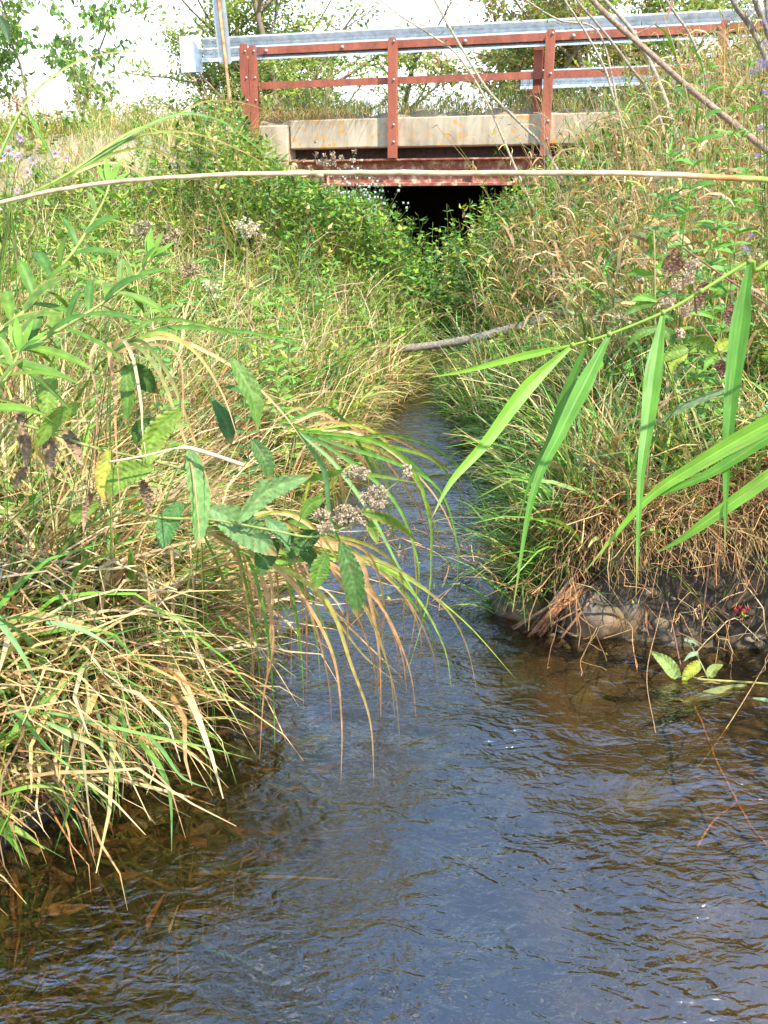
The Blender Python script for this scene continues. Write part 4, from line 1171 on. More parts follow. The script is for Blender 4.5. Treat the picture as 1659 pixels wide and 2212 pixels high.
# ---- one long dry culm lying across the whole stream in front
culm = empty('dry_reed_culm', (-1.45, 1.55, float(hz(-1.45, 1.55)) - 0.02))
tag(culm, 'long straight straw coloured reed culm spanning the stream in front of the bridge', 'reed stalk')
pts = [(-1.45, 1.55, 0.25), (-1.0, 1.25, 0.95), (-0.62, 0.95, 1.45)] + [at(x, y, 0.86) for x, y in ((-40, 448), (0, 440), (150, 408), (300, 391), (490, 380), (690, 377), (900, 376), (1150, 378), (1420, 382), (1540, 387), (1659, 391))] + [at(1850, 402, 0.88), (0.95, 1.1, 1.50), (1.6, 1.45, 1.2), (2.12, 1.7, 0.2)]
P = spline(pts, 110)
P = P + np.cumsum(rng.normal(0, 0.00022, P.shape), axis=0)
C = np.tile(np.array([0.62, 0.47, 0.27]), (110, 1))
xx = P[:, 0]
g = sstep(0.335, 0.375, xx)[:, None]; o_ = (sstep(0.27, 0.33, xx) * (1 - g[:, 0]))[:, None]
C = C * (1 + 0.16 * np.sin(np.arange(110) * 0.37)[:, None] * np.sin(np.arange(110) * 0.11)[:, None])
C = C * (1 - o_) + np.array([0.55, 0.26, 0.09]) * o_
C = C * (1 - g) + np.array([0.28, 0.40, 0.05]) * g
rr = np.interp(xx, [-1.4, -0.4, 0.0, 0.4, 2.1], [0.0016, 0.0018, 0.0024, 0.0027, 0.003])
stem_part(culm, P, rr, C, mat='dry', sides=8)
for x, y in ((690, 377), (1420, 382)):
    stem_part(culm, np.array([at(x - 9, y, 0.86), at(x, y, 0.86), at(x + 9, y, 0.86)]), [0.0024, 0.0033, 0.0026], (0.58, 0.43, 0.25), name='node', mat='dry', sides=8)

blade_part(culm, ppath([(692, 374), (640, 371), (590, 379), (548, 392)], 0.858, 0.862, 14), 0.0022, (0.60, 0.45, 0.27), None, name='torn_sheath', mat='dry', prof='blade', fold=0.5, crinkle=0.2)
blade_part(culm, ppath([(1420, 379), (1350, 374), (1300, 379)], 0.858, 0.86, 12), 0.0018, (0.58, 0.42, 0.24), None, name='torn_sheath', mat='dry', prof='blade', fold=0.5, crinkle=0.2)

# ---- leafy goldenrod stems leaning in from the left
def goldenrod(pts, d0, d1, label, nleaf, Ls, seed):
    r = random.Random(seed)
    P = ppath(pts, d0, d1, 40)
    b = P[0]
    t = empty('goldenrod', tuple(b)); tag(t, label, 'plant', 'goldenrod stems on the left bank')
    root = np.array([-1.62 + 0.05 * seed, 1.95 - 0.03 * seed, 0.0]); root[2] = float(hz(root[0], root[1])) - 0.02
    t.location = tuple(root)
    P2 = np.concatenate([spline([root, root * 0.4 + b * 0.6 + np.array([-0.06, 0.05, 0.02]), b], 12)[:-1], P])
    stem_part(t, P2, np.linspace(0.0042, 0.0022, len(P2)), (0.30, 0.34, 0.09), mat='leaf')
    for k in range(nleaf):
        f = 0.10 + 0.86 * k / (nleaf - 1)
        i = int(f * 39)
        p = P[i]; tg = P[min(i + 1, 39)] - P[max(i - 1, 0)]; tg /= np.linalg.norm(tg)
        ang = k * 2.4 + r.uniform(-0.3, 0.3)
        u1 = np.cross(tg, (0, 0, 1)); u1 /= np.linalg.norm(u1); u2 = np.cross(u1, tg)
        out = u1 * math.cos(ang) + u2 * math.sin(ang)
        L = Ls * r.uniform(0.75, 1.15) * (1.05 - 0.55 * f ** 3)
        dirn = out * 0.85 + tg * 0.75; dirn /= np.linalg.norm(dirn)
        Q = [p + dirn * L * s - np.array([0, 0, 1]) * L * 0.30 * s * s for s in np.linspace(0, 1, 12)]
        c = np.array(r.choice([(0.085, 0.18, 0.022), (0.115, 0.21, 0.022), (0.07, 0.16, 0.024)]))
        up = np.array([0.15, -0.5, 1.0])
        blade_part(t, Q, L * r.uniform(0.070, 0.10), c, c, name='leaf', mat='leaf', prof='lance', fold=0.3, cols=5, facing=up, tilt=r.uniform(-0.3, 0.3), edge=(0.35, 0.32, 0.08) if r.random() < 0.25 else None)
    # young top leaves
    for k in range(7):
        ang = k * 0.9; p = P[-1]
        tg = P[-1] - P[-3]; tg /= np.linalg.norm(tg)
        u1 = np.cross(tg, (0, 0, 1)); u1 /= np.linalg.norm(u1); u2 = np.cross(u1, tg)
        dirn = (u1 * math.cos(ang) + u2 * math.sin(ang)) * 0.7 + tg
        Q = [p + dirn * 0.045 * s for s in np.linspace(0, 1, 8)]
        blade_part(t, Q, 0.0062, (0.18, 0.34, 0.045), None, name='leaf', mat='leaf', prof='lance', cols=3, facing=(0, -0.6, 1))
    return t
goldenrod([(-40, 790), (0, 773), (66, 746), (129, 711), (195, 672), (250, 633), (289, 601), (324, 556)], 1.42, 1.62, 'leafy goldenrod stem leaning over the left bank, the lower and longer of two', 26, 0.115, 1)
goldenrod([(-30, 735), (30, 690), (70, 656), (109, 601), (156, 547), (187, 500), (222, 437), (236, 400)], 1.48, 1.70, 'leafy goldenrod stem standing steeper, its top reaching the long dry culm', 24, 0.105, 2)
goldenrod([(-60, 900), (-20, 860), (20, 805), (42, 760)], 1.30, 1.36, 'short goldenrod shoot with red blotched leaves at the foot of taller goldenrod', 9, 0.095, 3)

# ---- boneset: big wrinkled leaves and fluffy brown seed heads hanging over the water
BG = (0.095, 0.185, 0.026); BG2 = (0.15, 0.245, 0.034); BY = (0.30, 0.36, 0.05); BD = (0.05, 0.115, 0.02)
def bleaf(t, a, b, hw, d, c0, sag=14, c1=None, edge=None, tilt=0.0, d1=None, prof='lance', mat='leaf', name='leaf', crinkle=0.10):
    (x0, y0), (x1, y1) = a, b
    d1 = d if d1 is None else d1
    dx, dy = x1 - x0, y1 - y0
    L = math.hypot(dx, dy)
    nx_, ny_ = -dy / L, dx / L
    if ny_ > 0: nx_, ny_ = -nx_, -ny_
    mid = ((x0 + x1) / 2 + nx_ * sag, (y0 + y1) / 2 + ny_ * sag)
    P = ppath([(x0, y0), mid, (x1, y1)], d, d1, 49)
    dm = (d + d1) / 2
    if t.name in STEMS:                           # leaf stalk back to the plant's stem
        S = np.concatenate(STEMS[t.name]); dist = np.linalg.norm(S - P[0], axis=1); j = int(dist.argmin())
        if 0.004 < dist[j] < 0.6:
            q = S[max(j - (4 if dist[j] > 0.08 else 1), 0)]
            stem_part(t, spline([P[1], P[0], P[0] * 0.5 + q * 0.5 + np.array([0, 0.004, 0.10 * dist[j]]), q], 10), np.linspace(0.0010, 0.0017, 10), tuple(np.asarray(c0) * 0.6 + np.array([0.10, 0.09, 0.03])), name='leaf_stalk', mat=mat, sides=5)
    return blade_part(t, P, hw * dm / FPX, c0, c1, name=name, mat=mat, prof=prof, fold=0.28, cols=11 if mat == 'leaf' else 7, crinkle=crinkle * (0.35 if mat == 'leaf' else 1), edge=edge, tilt=tilt, serr=0.05, veins=9.0 if mat == 'leaf' else 0.0)
bone1 = empty('boneset', (-1.25, 2.2, float(hz(-1.25, 2.2)) - 0.02))
tag(bone1, 'boneset stem with big wrinkled green leaves and withered brown ones on the left bank', 'plant', 'boneset plants on the left bank')
P = np.concatenate([spline([tuple(bone1.location), (-1.05, 1.95, 0.62), at(20, 915, 1.85)], 10)[:-1], ppath([(20, 915), (74, 924), (203, 967), (289, 986), (371, 1006), (420, 1020)], 1.85, 1.78, 20)])
stem_part(bone1, P, np.linspace(0.0042, 0.0025, len(P)), (0.30, 0.34, 0.10), mat='leaf')
bleaf(bone1, (390, 885), (314, 1012), 27, 1.78, BG2, 20, tilt=0.3, edge=(0.3, 0.34, 0.07))
bleaf(bone1, (330, 1010), (232, 1078), 27, 1.78, BG2, 22, tilt=-0.2)
bleaf(bone1, (412, 970), (428, 1184), 28, 1.76, (0.14, 0.26, 0.075), 8, tilt=0.2)
bleaf(bone1, (236, 972), (228, 1086), 21, 1.79, BY, 6, c1=(0.40, 0.36, 0.05), edge=(0.22, 0.12, 0.05))
bleaf(bone1, (170, 872), (76, 972), 19, 1.80, BG2, 16)
bleaf(bone1, (116, 806), (104, 908), 22, 1.82, BG2, 8)
bleaf(bone1, (500, 776), (556, 936), 23, 1.95, BG, 16, tilt=0.5)
bleaf(bone1, (270, 796), (273, 914), 15, 1.86, BG, 5)
bleaf(bone1, (260, 800), (345, 850), 26, 1.92, BD, 12)
for a, b, hw in (((98, 935), (106, 1034), 13), ((47, 925), (56, 1012), 12), ((31, 858), (44, 930), 13), ((140, 930), (175, 1010), 14), ((308, 1040), (322, 1112), 13), ((195, 1065), (180, 1150), 9), ((60, 1010), (30, 1060), 9)):
    bleaf(bone1, a, b, hw, 1.83, (0.20, 0.13, 0.075), 6, c1=(0.30, 0.21, 0.13), prof='ovate', mat='dry', name='withered_leaf', crinkle=0.32, tilt=rng.normal(0, 0.4))
bone2 = empty('boneset', (-1.0, 2.45, float(hz(-1.0, 2.45)) - 0.02))
tag(bone2, 'boneset with fluffy brown seed heads and holed leaves hanging over the water', 'plant', 'boneset plants on the left bank')
P = np.concatenate([spline([tuple(bone2.location), (-0.85, 2.2, 0.55), at(273, 1104, 2.0)], 10)[:-1], ppath([(273, 1104), (359, 1119), (461, 1123), (590, 1146), (674, 1160), (745, 1140)], 2.0, 1.92, 24)])
stem_part(bone2, P, np.linspace(0.004, 0.0022, len(P)), (0.30, 0.36, 0.11), mat='leaf')
bleaf(bone2, (512, 1128), (672, 1028), 23, 1.95, (0.17, 0.29, 0.10), 22, tilt=-0.2)
bleaf(bone2, (455, 1100), (598, 1200), 36, 1.98, (0.15, 0.26, 0.09), 10, tilt=0.3)
bleaf(bone2, (735, 1172), (774, 1338), 24, 1.95, BD, 8, tilt=0.5)
bleaf(bone2, (706, 1196), (680, 1276), 22, 1.96, BG, 5)
bleaf(bone2, (782, 1106), (908, 1174), 15, 1.90, BG, 16, edge=(0.42, 0.30, 0.04), tilt=-0.3)
bleaf(bone2, (392, 1086), (350, 1186), 25, 1.99, (0.08, 0.19, 0.055), 8)
bleaf(bone2, (215, 1084), (146, 1142), 16, 2.02, BG2, 8)
bleaf(bone2, (575, 1120), (625, 1190), 18, 1.97, (0.11, 0.22, 0.08), 8)
bleaf(bone2, (600, 1165), (560, 1245), 24, 2.02, BD, 8)
bleaf(bone2, (650, 1120), (705, 1075), 14, 1.94, BG, 10)
bleaf(bone2, (690, 1150), (640, 1200), 22, 1.97, BD, 10)
bleaf(bone2, (790, 1120), (815, 1175), 11, 1.92, BG, 4, edge=(0.4, 0.3, 0.05))
for a, b, hw, dd in (((545, 950), (582, 1042), 20, 2.02), ((488, 1098), (548, 1160), 30, 2.03), ((600, 1140), (640, 1215), 20, 2.03), ((330, 905), (290, 960), 18, 2.03), ((455, 860), (500, 960), 20, 2.05), ((640, 1180), (700, 1240), 18, 2.03)):
    bleaf(bone2, a, b, hw, dd, BD, 8, tilt=rng.normal(0, 0.3))
heads = (((769, 1021), 26, 15, 34), ((810, 1076), 30, 28, 60), ((750, 1115), 30, 24, 52), ((878, 1019), 10, 20, 16), ((697, 1111), 20, 9, 20), ((781, 1121), 15, 9, 14), ((700, 1140), 17, 14, 18))
for (cx, cy), rx_, ry_, nb in heads:
    m = MB()
    cs = []
    for k in range(nb):
        a = rng.uniform(0, 2 * PI); q = math.sqrt(rng.random())
        cs.append(at(cx + q * rx_ * math.cos(a), cy + q * ry_ * math.sin(a), 1.91 + rng.normal(0, 0.012)))
    bobbles(m, cs, rng.uniform(0.0032, 0.0060, nb), (0.40, 0.31, 0.21))
    h = m.build('seed_head', M['dry'], bone2, origin=bone2.location)
    stem_part(h, pix([(cx, cy + ry_ * 0.3, 1.915), ((cx + 720) / 2, (cy + 1150) / 2 + 4, 1.92), (720, 1148, 1.925)], 8) - np.array(bone2.location), 0.0012, (0.25, 0.30, 0.10), name='flower_stalk', mat='leaf', sides=5) if False else None
    stem_part(bone2, pix([(cx, cy + ry_ * 0.3, 1.915), ((cx + 720) / 2, (cy + 1150) / 2 + 4, 1.92), (720, 1148, 1.925)], 8), 0.0012, (0.25, 0.32, 0.10), name='flower_stalk', mat='leaf', sides=5)

# ---- sedges drooping into the stream
def sedge(name, base_pix, d, label, items, group=None, cat='sedge'):
    b = at(base_pix[0], base_pix[1], d)
    z = float(hz(b[0], b[1]))
    t = empty(name, (b[0], b[1], max(z, -0.05)))
    tag(t, label, cat, group)
    for pts, hwpx, c0, c1, d1 in items:
        x, y = pts[-1]
        de = d1 if d1 else wdep(x, y, -0.02)
        P = ppath(pts, d, de, 26)
        blade_part(t, P, hwpx * (1.3 if d > 1.8 else 0.85) * (d + de) / 2 / FPX, c0, c1, tilt=rng.normal(0, 0.35), fold=0.3, prof='blade')
    # leaf bases running back to the root
    m = MB(); n = 7
    bb = np.tile(np.array(t.location), (n, 1)); bb[:, 0] -= rng.uniform(0.0, 0.35, n); bb[:, 1] += rng.uniform(0.0, 0.3, n); bb[:, 2] = np.maximum(hz(bb[:, 0], bb[:, 1]), -0.05)
    Pn = np.stack([bb * (1 - s_) + b * s_ + np.array([0, 0, 0.12]) * math.sin(PI * s_) * 0.6 for s_ in np.linspace(0, 1, 8)], 1)
    stems(m, Pn, rng.uniform(0.0010, 0.0018, n), pick(n, dict(olive=1, fresh=2, yel=1, straw=1)))
    m.build('leaf_bases', M['grass'], t, origin=t.location)
    return t
def droop(n, start, xr_, yr_, seed):
    r = random.Random(seed); out = []
    for k in range(n):
        xs_, ys_ = start[0] + r.uniform(-40, 60), start[1] + r.uniform(-25, 25)
        xe, ye = r.uniform(*xr_), r.uniform(*yr_)
        dx = xe - xs_
        c0, c1 = r.choice([(PAL['fresh'], PAL['yel']), (PAL['blue'], PAL['fresh']), (PAL['tan'], (0.40, 0.20, 0.09)), (PAL['straw'], (0.40, 0.20, 0.09)), (PAL['yel'], PAL['tan'])])
        out.append(([(xs_, ys_), (xs_ + 0.45 * dx, ys_ + r.uniform(-30, 40)), (xs_ + 0.8 * dx, ys_ + 0.35 * (ye - ys_)), (xs_ + 0.96 * dx, ys_ + 0.7 * (ye - ys_)), (xe, ye)], r.uniform(1.8, 3.4), c0, c1, None))
    return out
G, B_, Y_, T_, S_, RU, PA = PAL['fresh'], PAL['blue'], PAL['yel'], PAL['tan'], PAL['straw'], (0.40, 0.20, 0.09), PAL['pale']
sedge('sedge', (433, 1140), 2.02, 'sedge tussock whose green and tan blades droop into the middle of the stream', [
    ([(433, 1140), (560, 1195), (700, 1190), (860, 1240), (1000, 1340), (1117, 1470)], 4.0, G, Y_, None),
    ([(433, 1140), (570, 1210), (700, 1290), (760, 1440), (800, 1560), (808, 1695)], 4.0, Y_, RU, None),
    ([(433, 1140), (580, 1215), (660, 1300), (720, 1420), (738, 1560), (736, 1700)], 3.6, T_, RU, None),
    ([(433, 1140), (580, 1212), (700, 1205), (820, 1225), (900, 1290), (960, 1400), (976, 1495)], 4.0, G, Y_, None),
    ([(433, 1140), (600, 1192), (740, 1195), (850, 1225), (960, 1310), (1010, 1400), (1032, 1505)], 3.6, G, T_, None),
    ([(433, 1140), (560, 1200), (674, 1269), (770, 1370), (875, 1470)], 3.6, RU, T_, None),
    ([(433, 1140), (530, 1185), (575, 1280), (590, 1400), (570, 1500), (560, 1650)], 3.6, T_, RU, None),
    ([(433, 1140), (600, 1180), (655, 1240), (663, 1400), (662, 1520)], 3.2, T_, RU, None),
    ([(433, 1140), (640, 1165), (771, 1206), (800, 1300), (820, 1420), (823, 1560)], 4.5, S_, RU, None),
    ([(433, 1140), (650, 1160), (790, 1190), (830, 1310), (816, 1420), (823, 1550)], 3.0, T_, T_, None),
    ([(433, 1140), (500, 1170), (543, 1240), (549, 1465)], 4.5, T_, RU, None),
    ([(433, 1140), (560, 1180), (623, 1256), (629, 1495)], 3.2, T_, RU, None),
    ([(433, 1140), (520, 1180), (585, 1250), (580, 1420), (566, 1530)], 3.5, S_, T_, None),
    ([(433, 1140), (640, 1150), (780, 1185), (905, 1300), (905, 1460)], 2.6, G, RU, None),
    ([(433, 1140), (620, 1230), (690, 1330), (735, 1450)], 3.0, B_, G, None),
    ([(433, 1140), (640, 1240), (720, 1330), (790, 1420), (865, 1480)], 3.0, Y_, T_, None),
    ([(433, 1140), (560, 1175), (600, 1260), (598, 1465)], 3.2, T_, RU, None), ([(433, 1140), (600, 1170), (640, 1230), (655, 1340), (640, 1445)], 2.8, S_, RU, None),
    ([(433, 1140), (690, 1165), (742, 1250), (752, 1380), (748, 1470)], 2.8, T_, RU, None), ([(433, 1140), (740, 1160), (860, 1230), (872, 1350), (868, 1480)], 2.8, Y_, RU, None), ([(433, 1140), (500, 1190), (560, 1300), (545, 1420), (540, 1480)], 3.0, S_, RU, None),
    ([(433, 1140), (480, 1250), (500, 1350), (506, 1430)], 3.0, G, RU, None)] + droop(26, (450, 1130), (500, 960), (1390, 1640), 5), 'sedges drooping into the stream')
sedge('sedge', (640, 930), 2.5, 'sedge whose thin dark green blades curve down beside the seed heads', [
    ([(640, 930), (760, 945), (843, 939), (949, 973), (1038, 1066), (1068, 1206)], 3.0, G, B_, 3.3),
    ([(640, 930), (760, 970), (860, 1003), (949, 1058), (987, 1172), (987, 1275)], 3.0, B_, G, 3.0),
    ([(640, 930), (800, 950), (890, 1010), (928, 1117), (932, 1193), (924, 1299), (877, 1464)], 3.6, G, Y_, None),
    ([(640, 930), (740, 985), (850, 1080), (900, 1200), (905, 1290)], 3.4, B_, G, 2.6),
    ([(640, 930), (700, 1010), (716, 1121), (763, 1231)], 7.0, B_, B_, 2.1),
    ([(620, 1050), (690, 1030), (746, 1020), (830, 1030), (911, 1045)], 6.0, G, Y_, 2.1),
    ([(640, 930), (720, 1000), (800, 1110), (870, 1240), (940, 1350)], 4.0, B_, G, 2.5),
    ([(640, 930), (780, 1010), (880, 1130), (900, 1300), (872, 1470)], 3.0, G, RU, None)] + droop(16, (620, 930), (700, 1010), (1060, 1300), 6), 'sedges drooping into the stream')
sedge('sedge', (238, 765), 1.95, 'sedge with long blue green blades hanging straight over the boneset leaves', [
    ([(238, 765), (352, 711), (469, 711), (586, 726), (680, 760)], 4.0, B_, G, 2.2),
    ([(238, 765), (290, 745), (340, 800), (375, 885), (414, 1010), (434, 1186)], 4.2, B_, RU, 1.70),
    ([(238, 765), (300, 735), (360, 800), (402, 900), (440, 1010), (462, 1090)], 4.0, B_, T_, 1.72),
    ([(238, 765), (215, 740), (196, 780), (211, 873), (199, 1053)], 3.8, S_, RU, 1.72),
    ([(238, 765), (236, 740), (240, 790), (250, 854), (250, 932), (262, 1127)], 4.0, T_, RU, 1.72),
    ([(238, 765), (265, 735), (289, 780), (305, 873), (308, 930), (318, 1000)], 3.2, S_, PA, 1.74),
    ([(238, 765), (330, 745), (385, 770), (395, 860), (393, 990)], 3.0, T_, RU, 1.76),
    ([(238, 765), (340, 720), (420, 760), (480, 850), (515, 950)], 3.6, Y_, RU, 1.85),
    ([(238, 765), (330, 690), (461, 707), (560, 750), (648, 800)], 3.0, B_, Y_, 2.1),
    ([(238, 765), (360, 730), (500, 790), (600, 880), (660, 960)], 3.2, T_, S_, 2.1)], 'sedges drooping into the stream')
sedge('sedge', (23, 440), 1.75, 'sedge arching high across the left bank towards the sign and bridge post', [
    ([(23, 440), (133, 387), (233, 330), (300, 283), (383, 247), (450, 217), (540, 225), (600, 255), (647, 289)], 3.0, G, T_, 2.1),
    ([(23, 440), (133, 387), (240, 320), (320, 270), (400, 245), (480, 262), (545, 310), (600, 355), (622, 376)], 4.0, B_, G, 2.1),
    ([(23, 440), (133, 387), (250, 315), (340, 285), (430, 290), (520, 325), (570, 355), (590, 378)], 3.4, G, RU, 2.1),
    ([(23, 440), (150, 380), (250, 330), (330, 322), (400, 360), (440, 400), (470, 445)], 3.4, G, RU, 2.0),
    ([(23, 440), (110, 400), (200, 358), (250, 352), (300, 372), (340, 410)], 3.2, T_, S_, 1.9),
    ([(23, 440), (150, 372), (290, 280), (350, 285), (430, 312), (500, 345)], 2.4, Y_, Y_, 2.0),
    ([(-20, 380), (0, 333), (33, 260), (67, 207), (117, 163), (173, 130), (233, 115), (283, 112), (333, 115), (373, 133), (407, 157), (420, 182)], 2.8, G, T_, 1.9),
    ([(-20, 370), (10, 320), (60, 215), (130, 155), (200, 122), (260, 113), (305, 125), (333, 148)], 2.8, B_, RU, 1.9),
    ([(57, 230), (80, 280), (110, 333), (127, 387)], 3.6, G, B_, 1.75)], None)

# ---- wide grass shoots drooping into the water at the lower left
sh = [([(137, 1500), (139, 1549), (145, 1670), (140, 1805)], 8, (0.17, 0.30, 0.12), B_), ([(111, 1500), (113, 1533), (130, 1660), (140, 1745)], 7, (0.15, 0.28, 0.11), B_),
      ([(262, 1540), (270, 1582), (257, 1676), (241, 1786)], 4.2, B_, B_), ([(300, 1600), (345, 1657), (368, 1725), (371, 1840)], 6, G, (0.14, 0.27, 0.08)),
      ([(100, 1560), (156, 1588), (211, 1618), (257, 1708)], 5.5, (0.15, 0.30, 0.09), T_), ([(20, 1590), (52, 1549), (130, 1487), (215, 1400)], 4.5, G, G),
      ([(190, 1640), (172, 1692), (140, 1774), (117, 1842)], 4, G, (0.06, 0.15, 0.03)), ([(20, 1530), (49, 1552), (114, 1627), (221, 1705)], 5, B_, G),
      ([(-20, 1765), (0, 1778), (49, 1800), (96, 1834)], 10, (0.18, 0.32, 0.10), Y_), ([(0, 1770), (10, 1790), (33, 1826), (60, 1866)], 9, G, G),
      ([(100, 1540), (140, 1546), (319, 1588), (440, 1613), (545, 1640)], 3.6, (0.20, 0.36, 0.09), G), ([(100, 1345), (146, 1351), (202, 1373), (262, 1414)], 6, (0.18, 0.33, 0.12), B_),
      ([(-20, 1310), (0, 1344), (49, 1416), (116, 1550)], 7, (0.16, 0.31, 0.10), B_), ([(320, 1590), (351, 1621), (394, 1679), (459, 1706)], 4, B_, B_),
      ([(-10, 1660), (40, 1660), (100, 1690), (150, 1740)], 6, G, B_), ([(-10, 1720), (60, 1700), (110, 1700), (150, 1712)], 4, G, Y_)]
gs = empty('grass_tussock', (-1.0, 2.12, float(hz(-1.0, 2.12)) - 0.02))
tag(gs, 'wide bladed green grass tussock leaning into the water at the left edge', 'grass tussock')
for pts, hw, c0, c1 in sh:
    x, y = pts[-1]
    de = min(wdep(x, y, 0.0), 2.2) * 0.985
    if y < 1720:
        P = ppath(pts, 1.80, 1.82, 20)
    else:
        P = ppath(pts, de - 0.12 if pts[-1][1] > pts[0][1] else de - 0.3, de if pts[-1][1] > 1500 else de - 0.45, 20)
    blade_part(gs, P, hw * 1.95 / FPX, c0, c1, tilt=rng.normal(0, 0.3), fold=0.2)
m = MB(); n = 40
bb = np.tile(np.array(gs.location), (n, 1)); bb[:, :2] += rng.normal(0, 0.05, (n, 2)); bb[:, 2] = hz(bb[:, 0], bb[:, 1]) - 0.01
c = pick(n, dict(fresh=2, blue=1, tan=2))
blades(m, bb, rng.uniform(0, 6.28, n), rng.uniform(0, 0.7, n), rng.uniform(0.3, 1.2, n), rng.uniform(0.2, 0.4, n), rng.uniform(0.003, 0.005, n), c, c)
m.build('inner_blades', M['grass'], gs, origin=gs.location)
dt = empty('dry_grass_tussock', (-0.80, 2.5, float(hz(-0.80, 2.5)) - 0.02))
tag(dt, 'bleached dry grass tussock with broad curled tan leaves hanging to the waterline', 'grass tussock')
for pts, hw in (([(268, 1215), (257, 1243), (228, 1286), (228, 1346)], 10), ([(270, 1262), (286, 1282), (306, 1334), (306, 1402)], 8), ([(222, 1165), (205, 1188), (189, 1230), (198, 1275)], 7), ([(340, 1440), (361, 1455), (395, 1480), (422, 1510)], 9),
                ([(300, 1300), (330, 1400), (345, 1480), (330, 1570)], 7), ([(340, 1350), (350, 1420), (365, 1500), (395, 1560)], 8), ([(380, 1450), (405, 1500), (415, 1540), (440, 1570)], 7), ([(255, 1330), (262, 1400), (240, 1470), (255, 1540)], 5), ([(310, 1200), (322, 1300), (318, 1400), (330, 1480)], 5), ([(370, 1180), (375, 1290), (365, 1400), (372, 1490)], 5), ([(410, 1170), (420, 1290), (425, 1400), (440, 1480)], 4)):
    blade_part(dt, ppath(pts, 2.22, 2.30, 16), hw * rng.uniform(0.6, 0.95) * 2.26 / FPX, (0.46, 0.29, 0.14), (0.52, 0.34, 0.18), name='leaf', mat='dry', tilt=rng.normal(0, 0.5), fold=0.5, prof='strip', crinkle=0.12)
for pts in ([(-20, 1298), (0, 1302), (120, 1322), (234, 1344)], [(185, 1188), (290, 1233), (350, 1262), (383, 1275)], [(303, 1237), (350, 1300), (390, 1357), (440, 1440), (478, 1507)], [(-10, 1225), (100, 1265), (210, 1340)]):
    P = ppath(pts, 2.1, 2.15, 18)
    stem_part(dt, P, 0.0018, (0.60, 0.46, 0.28), name='stalk', mat='dry')
m = MB(); n = 130
bb = np.tile(np.array(dt.location), (n, 1)); bb[:, :2] += rng.normal(0, 0.09, (n, 2)); bb[:, 2] = hz(bb[:, 0], bb[:, 1]) - 0.01
c = pick(n, DRY)
blades(m, bb, rng.normal(-0.4, 1.2, n), rng.uniform(0.1, 0.9, n), rng.uniform(0.5, 1.9, n), rng.uniform(0.3, 0.55, n), rng.uniform(0.002, 0.0045, n), c, c * 0.9, K=7)
m.build('inner_blades', M['dry'], dt, origin=dt.location)
# a snapped straw stalk caught in the boneset
st = empty('broken_stalk', tuple(at(234, 998, 1.72))); tag(st, 'snapped pale straw stalk caught across the boneset leaves', 'stalk')
stem_part(st, ppath([(234, 998), (310, 985), (390, 967), (440, 976), (527, 1005)], 1.73, 1.73, 16), [0.0022] * 8 + [0.004] * 8, (0.62, 0.48, 0.30), mat='dry')

# ---- asters
def aster_flower(parent, p, r, face, petal, disc, n=16):
    m = MB(); f = np.asarray(face, float); f /= np.linalg.norm(f)
    a1 = np.cross(f, (0, 0, 1.0)); a1 /= np.linalg.norm(a1); a2 = np.cross(f, a1)
    V, T = [], []
    for k in range(n):
        a = 2 * PI * k / n + rng.normal(0, 0.06); rl = r * rng.uniform(0.82, 1.08); da = 0.13
        e = lambda q, s: p + a1 * math.cos(a + q) * s + a2 * math.sin(a + q) * s
        i = len(V)
        V += [e(0, r * 0.2), e(da, rl * 0.7) + f * r * 0.10, e(0, rl) + f * r * rng.uniform(-0.2, 0.1), e(-da, rl * 0.7) + f * r * 0.10]
        T += [(i, i + 1, i + 2), (i, i + 2, i + 3)]
    m.add(V, None, T, np.asarray(petal) * rng.uniform(0.85, 1.1))
    fl = m.build('flower', M['petal'], parent, origin=parent.location, smooth=False)
    d = MB(); bobbles(d, [p + f * r * 0.06], r * 0.26, disc, 0.12, 40)
    d.build('flower_disc', M['petal'], fl, origin=parent.location)
    return fl
def aster(flowers, d, base, label, petal, disc, r, group=None, leafcol=(0.10, 0.21, 0.05), leafn=10):
    t = empty('aster', (base[0], base[1], float(hz(base[0], base[1])) - 0.02)); tag(t, label, 'wildflower', group)
    root = np.array(t.location)
    for (x, y) in flowers:
        p = at(x, y, d + rng.normal(0, 0.04))
        P = spline([root + rng.normal(0, 0.01, 3), root * 0.45 + p * 0.55 + np.array([rng.normal(0, 0.03), 0.03, -0.03]), p - np.array([0, -0.005, 0.008])], 14)
        stem_part(t, P, np.linspace(0.0022, 0.001, 14), (0.16, 0.17, 0.05), mat='leaf', sides=5)
        face = (_C - p); face /= np.linalg.norm(face); face = face + np.array([rng.normal(0, 0.4), 0, 0.6 + rng.normal(0, 0.3)])
        aster_flower(t, p, r * rng.uniform(0.8, 1.15), face, petal, disc)
        m = MB(); k = rng.integers(4, 13, leafn)
        leaves(m, P[k], rng.uniform(0, 6.28, leafn), rng.normal(0.2, 0.4, leafn), rng.uniform(0.025, 0.055, leafn), rng.uniform(0.003, 0.006, leafn), np.tile(leafcol, (leafn, 1)) * (1 + 0.2 * rng.normal(size=(leafn, 1))))
        m.build('leaves', M['leaf'], t, origin=t.location)
    return t
LIL = (0.52, 0.44, 0.66); VIO = (0.27, 0.20, 0.58)
aster([(43, 297), (17, 325), (40, 338), (2, 342), (72, 347), (118, 332), (142, 342), (60, 372), (38, 412)], 1.95, (-1.35, 2.1), 'pale lilac aster flowers with yellow and pink discs on the left bank', LIL, (0.55, 0.27, 0.10), 0.0125)
